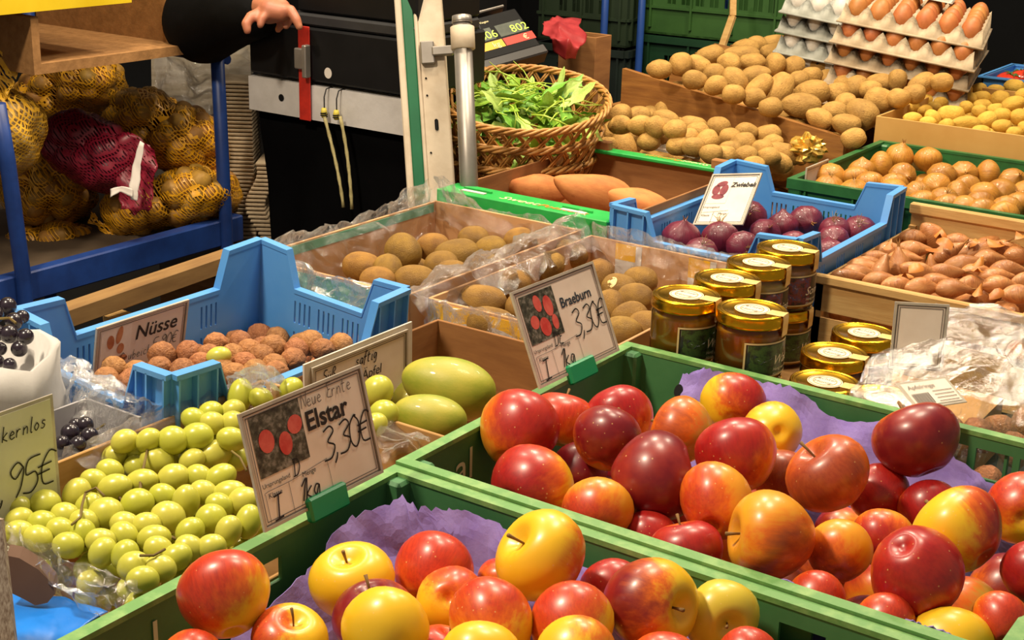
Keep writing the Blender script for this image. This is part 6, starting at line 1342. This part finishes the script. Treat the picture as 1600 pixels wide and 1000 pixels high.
YNET = net_material('yellow_net', '#e8a81c', 52, .40); RNET = net_material('crimson_net', '#86152e', 60, .95); PNET = net_material('pale_yellow_net', '#e8b234', 52, .5)
NETSK = [M('golden_potato', '#b88a3c', '#9a6e28', scale=3, rough=.6, rnd=.3), M('crimson_onion', '#6a1c30', '#54142a', scale=3, rough=.4, rnd=.2), M('pale_onion', '#c9b27c', '#b59a5c', scale=3, rough=.5, rnd=.2)]
NPM = [[mesh('potato', *potato_vf(60+i, .05, 12, 9), NETSK[0], True) for i in range(3)], [mesh('onion', *onion_vf(7, .9, .05), NETSK[1], True)], [mesh('onion', *onion_vf(8, .9, .05), NETSK[2], True)]]
def sack(label, px, py, d, w, h, ang, thick, kind, net, n, cat='net sack', seed=0, fruit=.046, tie=None):
    n = int(n*1.35)
    """net sack: produce packed inside an ellipsoid, net pulled tight over it"""
    rg_ = random.Random(seed); c = PD(px, py, d); a_ = math.radians(ang); ex = camdir((math.cos(a_), math.sin(a_), 0)); ey = camdir((-math.sin(a_), math.cos(a_), 0)); ez = CB; k = d/F
    t = thing('net_sack', label, cat, tuple(c)); S = np.array([w*k/2, h*k/2, thick/2]); pos = []; rad_ = fruit/2
    for i in range(n):
        z_ = 1-2*(i+.5)/n; r_ = math.sqrt(1-z_*z_); f = i*2.39996+rg_.uniform(-.3, .3); u = np.array([r_*math.cos(f), r_*math.sin(f), z_]); u = np.sign(u)*np.abs(u)**.75; pos.append(u*(S-rad_*.95))
    pos = np.array(pos); Bm = np.stack([ex, ey, ez], 1)
    for i, p in enumerate(pos):
        o = put('potato' if kind == 0 else 'onion', NPM[kind][i % len(NPM[kind])], t); o.location = Vector(Bm@p); o.rotation_euler = (rg_.uniform(0, 6), rg_.uniform(0, 6), rg_.uniform(0, 6)); s_ = fruit*rg_.uniform(.9, 1.05); o.scale = (s_*(1.3 if kind == 0 else 1), s_, s_)
    def fn(tt_, pp_):
        u = u3(tt_, pp_); uu = np.sign(u)*np.abs(u)**.8; b = uu*(S*1.0); L = np.linalg.norm(b); dr = b/L; pr = pos@dr; perp2 = (pos**2).sum(1)-pr**2; R2 = (rad_*1.10)**2-perp2; ok = (R2 > 0) & (pr > 0)
        r_ = max(L*.82, float((pr[ok]+np.sqrt(R2[ok])).max()) if ok.any() else 0)+.002
        return Bm@(dr*r_)
    part('net', blob(44, 30, fn), net, t, True)
    if tie is not None: part('net_tail', sheet([[Vector(PD(x, y, d-.06))-Vector(c) for x, y in r_] for r_ in tie], 14, 12, .012, 30, seed, .002), net, t, True)
    return t
sack('yellow net sack of potatoes lying on top beside the blue upright', 262, 208, 3.05, 195, 110, -24, .24, 0, YNET, 60, seed=1)
sack('yellow net sack of potatoes on the rail underneath the crimson sack', 268, 318, 3.0, 215, 92, 14, .24, 0, YNET, 60, seed=2, tie=[[(150, 330), (165, 350), (180, 372)], [(140, 345), (155, 365), (175, 385)]])
sack('yellow net sack of potatoes standing behind the blue corner upright', 75, 290, 3.0, 135, 130, 20, .24, 0, YNET, 55, seed=3)
sack('small yellow net sack of potatoes lying lowest on the shelf', 80, 385, 2.98, 140, 68, 8, .2, 0, YNET, 45, seed=4)
sack('yellow net sack of potatoes in shadow under the chipboard crate', 110, 145, 3.25, 170, 95, 20, .24, 0, YNET, 50, seed=5)
sack('crimson net sack of red onions with a white paper tag', 148, 238, 2.86, 165, 105, -28, .16, 1, RNET, 34, seed=6, fruit=.06, tie=[[(165, 215), (205, 205), (240, 225)], [(180, 260), (215, 260), (243, 270)], [(190, 330), (212, 335), (236, 325)]])
sack('pale net sack of onions hanging at the rack edge with knotted top', 2, 205, 2.60, 120, 130, -20, .16, 2, PNET, 40, seed=7, fruit=.055, tie=[[(-20, 40), (0, 30), (18, 40)], [(-25, 90), (0, 85), (24, 95)], [(-40, 160), (0, 160), (20, 150)]])
tg = thing('paper_tag', 'white paper tag tied to the crimson net sack', 'tag', tuple(PD(210, 260, 2.74))); o0 = np.array(tg.location)
part('strip', sheet([[PD(x, y, 2.74)-o0 for x, y in r_] for r_ in ([(217, 218), (225, 222)], [(208, 258), (220, 262)], [(202, 290), (216, 300)], [(205, 312), (214, 316)])], 14, 4, .004, 30, 2, .001), WPRINT, tg, True)
part('ribbon_tail', sheet([[PD(x, y, 2.73)-o0 for x, y in r_] for r_ in ([(205, 296), (206, 308)], [(188, 292), (187, 302)], [(172, 296), (172, 308)])], 10, 4, .004, 30, 4, .001), WPRINT, tg, True)
tg2 = thing('paper_slip', 'white paper slip lying on the blue shelf corner', 'slip', tuple(WX(22, 410, RX-.03))); o0 = np.array(tg2.location)
part('slip', sheet([[PD(x, y, 2.93)-o0 for x, y in r_] for r_ in ([(2, 405), (12, 394)], [(26, 416), (34, 404)])], 6, 4, .002, 20, 1, .001), WPRINT, tg2, True)

# plastic-wrapped paper bags and nested egg cartons by the rack end
pb_ = thing('wrapped_paper_bags', 'block of white paper bags wrapped in clear plastic behind the rack upright', 'package', tuple(PD(310, 175, 3.35))); o0 = np.array(pb_.location)
PW = M('white_paper_bags', '#b9ae9c', '#a0947f', scale=12, stretch=(1, 1, 8), rough=.7)
V = [PD(x, y, d)-o0 for d in (3.35, 3.6) for x, y in ((236, 85), (392, 70), (392, 165), (238, 200))]
part('paper_bags', (V, [(3, 2, 1, 0), (4, 5, 6, 7), (0, 1, 5, 4), (1, 2, 6, 5), (2, 3, 7, 6), (3, 0, 4, 7)]), PW, pb_)
part('wrapping', sheet([[PD(x, y, 3.32)-o0 for x, y in r_] for r_ in ([(234, 80), (300, 72), (395, 64)], [(234, 140), (310, 135), (395, 125)], [(236, 205), (320, 205), (398, 195)])], 24, 30, .03, 12, 3), MILK, pb_)
V = [PD(x, y, d)-o0 for d in (3.4, 3.6) for x, y in ((238, 200), (392, 165), (400, 420), (250, 430))]
part('lower_package', (V, [(3, 2, 1, 0), (4, 5, 6, 7), (0, 1, 5, 4), (1, 2, 6, 5), (2, 3, 7, 6), (3, 0, 4, 7)]), M('dim_package', '#5a544c', '#484038', scale=10, rough=.8), pb_)
part('support_block', box(-.05, .12, -.1, .14, -float(o0[2]), float(PD(320, 425, 3.45)[2]-o0[2])), CARDDARK, pb_)
for (nm, x0p, x1p, ytop, ybot, dd) in (('tall', 358, 408, 120, 400, 3.12), ('short', 405, 436, 245, 402, 3.08)):
    c0 = PD((x0p+x1p)/2, ybot, dd); ct = PD((x0p+x1p)/2-10, ytop, dd); hh = ct[2]-c0[2]
    st = thing('egg_carton_stack', nm+' stack of nested grey pulp egg cartons by the black cloth', 'stack', tuple(c0)); wv = (x1p-x0p)*dd/F/2; lay = []
    n = int(hh/.008)
    for k in range(n):
        off = Vector(ct-c0)*(k/n); f_ = .015*math.sin(k*.35)*(nm == 'short')
        for sgn in (0,): 
            v_, fc_ = bevel_box(-wv+f_, wv+f_, -.05, .05, 0, .0058, .0015); lay.append(xf((v_, fc_), Matrix.Translation(Vector((off.x, off.y, k*hh/n)))@Matrix.Rotation(math.atan2(CR[1], CR[0]), 4, 'Z')))
    part('cartons', join(*lay), PULP, st, False, 'stuff'); part('support_block', box(-.04, .04, -.04, .04, -float(c0[2]), 0), CARDDARK, st)

# ================================================================== person behind the scale stand
def capsule_chain(pts): 
    """[(pos, radius)...] -> overlapping tubes and balls"""
    out = []
    for (p, r), (q, s_) in zip(pts[:-1], pts[1:]): out.append(tube([p, q], [r, s_], 14))
    for p, r in pts: out.append(([tuple(np.array(p)+np.array(v)*r*2) for v in blob(14, 10, lambda t_, f_: u3(t_, f_)*.5)[0]], blob(14, 10, lambda t_, f_: u3(t_, f_)*.5)[1]))
    return join(*out)
def remeshed(name, vf, mat, parent, vox, sm=6):
    o = part(name, vf, mat, parent, True); m_ = o.modifiers.new('remesh', 'REMESH'); m_.mode = 'VOXEL'; m_.voxel_size = vox; m_.use_smooth_shade = True
    s_ = o.modifiers.new('smooth', 'SMOOTH'); s_.iterations = sm; s_.factor = .5; return o
pc = PD(555, 300, 3.2); per = thing('person', 'person in a black jacket standing behind the scale stand, one hand raised', 'person', (pc[0], pc[1], 0))
o0 = np.array(per.location)
fwd = np.array([CB[0], CB[1], 0]); fwd /= np.linalg.norm(fwd); lat_ = np.array([CR[0], CR[1], 0]); lat_ /= np.linalg.norm(lat_)
def at_(l, f, z): return lat_*l+fwd*f+np.array([0, 0, z])
SKN = M('skin', '#b9785a', '#a86850', scale=20, rough=.5, sss=.15); JKT = M('black_jacket', '#070708', '#0b0b0d', scale=14, rough=.8, bump=.3, bscale=30, spec=.1); TRS = M('black_trousers', '#08080a', '#0e0e10', scale=10, rough=.9); HAIR = M('dark_hair', '#1a1410', '#241a14', scale=30, rough=.7)
hand = PD(428, 22, 2.58)-o0; wrist = PD(405, 8, 2.63)-o0; elbow = PD(318, 35, 2.8)-o0; shl = at_(-.19, 0, 1.42)
body = [(at_(0, 0, 1.02), .14), (at_(0, 0, 1.2), .14), (at_(0, 0, 1.38), .13), (at_(0, 0, 1.5), .06), (at_(0, .02, 1.58), .065)]
head = capsule_chain([(at_(0, .01, 1.60), .085), (at_(0, .02, 1.68), .098), (at_(0, .02, 1.72), .092)])
face = capsule_chain([(at_(0, .11, 1.655), .014), (at_(0, .128, 1.64), .016)])
ears = join(capsule_chain([(at_(-.10, .01, 1.66), .018), (at_(-.10, .01, 1.64), .014)]), capsule_chain([(at_(.10, .01, 1.66), .018), (at_(.10, .01, 1.64), .014)]))
E1 = lambda dx, dy, dz: hand+CR*dx+CU*dy+CB*dz
palm = capsule_chain([(wrist, .024), (E1(-.008, .006, .0), .024), (E1(.012, .006, .008), .021)])
palm2 = capsule_chain([(wrist, .022), (E1(-.004, .004, .016), .02), (E1(.016, .0, .02), .017)])
fingers = join(
    capsule_chain([(E1(-.018, .0, .012), .012), (E1(-.036, -.010, .026), .0098), (E1(-.044, -.024, .032), .0088), (E1(-.042, -.036, .032), .0072)]),
    capsule_chain([(E1(.014, .006, .018), .0112), (E1(.034, .001, .028), .0098), (E1(.045, -.016, .032), .0088), (E1(.050, -.029, .031), .0070)]),
    capsule_chain([(E1(.012, .010, .004), .0105), (E1(.024, .008, .004), .0092), (E1(.028, -.010, .002), .0082), (E1(.022, -.022, .002), .0068)]),
    capsule_chain([(E1(.004, .006, -.012), .0098), (E1(.010, .002, -.020), .0085), (E1(.010, -.014, -.022), .0076), (E1(.004, -.024, -.02), .0062)]),
    capsule_chain([(E1(-.004, .0, .02), .0095), (E1(-.016, -.014, .030), .0080), (E1(-.019, -.026, .031), .0066)]))
arm_skin = capsule_chain([(elbow, .035), (wrist, .024)])
legs = join(*[capsule_chain([(at_(s_*.09, 0, .98), .085), (at_(s_*.10, .02, .52), .06), (at_(s_*.10, 0, .09), .045), (at_(s_*.10, .10, .05), .04)]) for s_ in (-1, 1)])
r_arm = capsule_chain([(at_(.19, 0, 1.42), .05), (at_(.25, -.01, 1.15), .042), (at_(.27, .04, .93), .034), (at_(.27, .06, .84), .03)])
remeshed('body', join(capsule_chain(body), head, face, ears, arm_skin, palm, palm2, fingers, legs, r_arm, capsule_chain([(shl, .05), (elbow, .04)])), SKN, per, .0034, 2)
remeshed('jacket', join(capsule_chain([(at_(0, 0, .92), .17), (at_(0, 0, 1.1), .17), (at_(0, 0, 1.38), .155)]), capsule_chain([(at_(-.12, 0, 1.44), .09), (shl, .085), (elbow, .082), (elbow*.45+wrist*.55, .066), (wrist*.93+elbow*.07-CU*.012, .05)]), capsule_chain([(at_(.12, 0, 1.44), .09), (at_(.19, 0, 1.42), .08), (at_(.26, -.01, 1.15), .07), (at_(.27, .04, .93), .052)])), JKT, per, .012, 5)
remeshed('trousers', join(*[capsule_chain([(at_(s_*.09, 0, .98), .115), (at_(s_*.10, .02, .52), .09), (at_(s_*.10, 0, .12), .075)]) for s_ in (-1, 1)]), TRS, per, .014, 4)
hv = capsule_chain([(at_(0, -.01, 1.70), .102), (at_(0, -.02, 1.74), .095), (at_(0, -.04, 1.66), .09)]); part('hair', hv, HAIR, per, True)
for s_ in (-1, 1): part('eye', xf(blob(10, 8, lambda t_, f_: u3(t_, f_)*.011), Matrix.Translation(Vector(at_(s_*.034, .105, 1.685)))), WPRINT, per, True)
part('mouth', capsule_chain([(at_(-.02, .105, 1.60), .006), (at_(.02, .105, 1.60), .006)]), M('lips', '#9a5048', rough=.5), per, True)
part('shoe', capsule_chain([(at_(-.10, -.02, .05), .05), (at_(-.10, .14, .045), .045)]), BLACK, per, True); part('shoe', capsule_chain([(at_(.10, -.02, .05), .05), (at_(.10, .14, .045), .045)]), BLACK, per, True)

# ================================================================== black grapes, odds and ends at the left
WPAP = M('white_paper', '#c4c1be', '#b4b1ae', scale=12, rough=.7, bump=.2)
c = WZ(-28, 555, .94); cx, cy = c[0]+.0, c[1]-.0
wb = thing('white_fruit_tray', 'white paper-wrapped punnet heaped with black grapes', 'punnet', (cx, cy, .722)); o0 = np.array(wb.location)
def sq(r, z, n=24): return [(r*np.sign(math.cos(a))*abs(math.cos(a))**.5, r*np.sign(math.sin(a))*abs(math.sin(a))**.5, z) for a in np.arange(n)*2*math.pi/n]
rows = [sq(.088, 0), sq(.084, .06), sq(.082, .1), sq(.076, .15), sq(.072, .19), sq(.066, .225), sq(.058, .222), sq(.05, .19)]
V = [tuple(np.array(p)+np.array([nz(p, 22, 3), nz(p, 22, 5), nz(p, 22, 7)])*.016) for r_ in rows for p in r_]; n = 24
part('paper_wall', (V, [(i*n+k, i*n+(k+1) % n, (i+1)*n+(k+1) % n, (i+1)*n+k) for i in range(len(rows)-1) for k in range(n)]+[tuple(range(n-1, -1, -1)), tuple((len(rows)-1)*n+k for k in range(n))]), WPAP, wb, True)
bg_ = thing('grape_bunch', 'bunch of black grapes heaped in the white paper punnet', 'grapes', (cx, cy, .93)); o0 = np.array(bg_.location)
for (x, y, w) in ((12, 478, 28), (-8, 492, 28), (22, 502, 28), (14, 522, 30), (40, 526, 26), (-6, 520, 28), (0, 545, 22), (15, 570, 22), (-4, 565, 22), (30, 545, 26), (35, 495, 22), (-15, 470, 26)):
    p = WZ(x, y, .96 if y < 540 else .935); s_ = w*depth(p)/F; o = put('grape', BGM, bg_); o.location = Vector(p-o0); o.scale = (s_, s_, s_)
part('stem', tube([WZ(0, 498, .965)-o0, WZ(15, 497, .968)-o0, WZ(25, 505, .965)-o0], .0015, 6), TWIG, bg_)
gb = thing('grey_punnet', 'small grey card punnet with a few black grapes beside the clear film', 'punnet', tuple(WZ(130, 690, .80))); o0 = np.array(gb.location)
GCARD = M('grey_card', '#a9a6a6', '#98959a', scale=8, rough=.7)
x0, y0 = -1.165-o0[0], .80-o0[1]
for bx in (box(x0, x0+.085, y0, y0+.12, -.02, -.014), box(x0, x0+.003, y0, y0+.12, -.02, .09), box(x0+.082, x0+.085, y0, y0+.12, -.02, .07), box(x0, x0+.085, y0, y0+.003, -.02, .08), box(x0, x0+.085, y0+.117, y0+.12, -.02, .09)): part('side_wall', bx, GCARD, gb)
part('support', box(x0+.005, x0+.08, y0+.005, y0+.115, -.078, -.02), CARDBOARD, gb)
b2 = thing('grape_bunch', 'small cluster of black grapes in the grey card punnet', 'grapes', tuple(WZ(115, 680, .85))); o0 = np.array(b2.location)
for (x, y, w) in ((110, 676, 30), (133, 664, 27), (140, 681, 28), (97, 692, 24), (122, 694, 26), (118, 664, 22)):
    p = WZ(x, y, .888); s_ = w*depth(p)/F; o = put('grape', BGM, b2); o.location = Vector(p-o0); o.scale = (s_, s_, s_)
part('stem', tube([WZ(118, 680, .862)-o0, WZ(150, 672, .866)-o0, WZ(165, 662, .872)-o0], .0012, 6), TWIG, b2)
bs = thing('blue_sheet', 'bright blue plastic sheet under the grape box edge', 'sheet', tuple(WZ(70, 960, .845))); o0 = np.array(bs.location)
part('sheet', sheet([[WZ(x, y, z)-o0 for x, y, z in r_] for r_ in ([(-30, 900, .845), (90, 930, .845), (165, 955, .845)], [(-30, 960, .845), (80, 975, .845), (120, 985, .845)], [(-30, 1040, .845), (60, 1040, .845), (90, 1040, .845)])], 16, 20, .003, 30, 2, .001), M('blue_plastic_sheet', '#1673d8', '#1e80e6', scale=6, rough=.3), bs, True)
part('box_below', box(-.10, .06, -.10, .03, -.122, -.004), CARDBOARD, bs)
cb_ = thing('kraft_offcut', 'brown rounded piece of kraft cardboard beside the crumpled film', 'cardboard', tuple(WZ(45, 905, .83))); o0 = np.array(cb_.location)
L = [(10, 868), (30, 872), (60, 890), (82, 912), (86, 928), (74, 942), (55, 946), (35, 935), (14, 925)]
P0 = [PD(x, y, 1.20)-o0 for x, y in L]; bk = -CB*.010+CU*.008; n = len(P0); V = [tuple(p) for p in P0]+[tuple(p+bk) for p in P0]
part('sheet', (V, [tuple(range(n-1, -1, -1)), tuple(range(n, 2*n))]+[(k, (k+1) % n, n+(k+1) % n, n+k) for k in range(n)]), M('dark_kraft', '#6a4e3c', '#5a4030', scale=10, rough=.8), cb_)
ls = thing('card_edge', 'worn brown framed card edge at the stall corner', 'card', tuple(WZ(8, 960, .86))); o0 = np.array(ls.location)
P0 = [PD(x, y, 1.12)-o0 for x, y in ((-60, 800), (2, 812), (12, 900), (26, 1030), (-60, 1060))]; n = 5; bk = CB*-.006; V = [tuple(p) for p in P0]+[tuple(p+bk) for p in P0]
part('board', (V, [tuple(range(n-1, -1, -1)), tuple(range(n, 2*n))]+[(k, (k+1) % n, n+(k+1) % n, n+k) for k in range(n)]), M('worn_frame', '#7a6454', '#b8a898', scale=30, stretch=(20, 20, 1), rough=.7), ls)
# crumpled golden foil on the small potatoes
gf = thing('golden_wrapper', 'crumpled golden foil wrapper on the small potatoes', 'wrapper', tuple(WZ(1262, 232, .905)))
V, Fc = blob(22, 16, lambda t_, p_: u3(t_, p_)*(1+.45*nz(u3(t_, p_), 2.6, 4)+.3*nz(u3(t_, p_), 6, 9))*np.array([.034, .034, .026]))
part('foil', (V, Fc), M('gold_foil', '#d9a63a', '#e8c468', scale=20, rough=.25, metal=.6), gf)
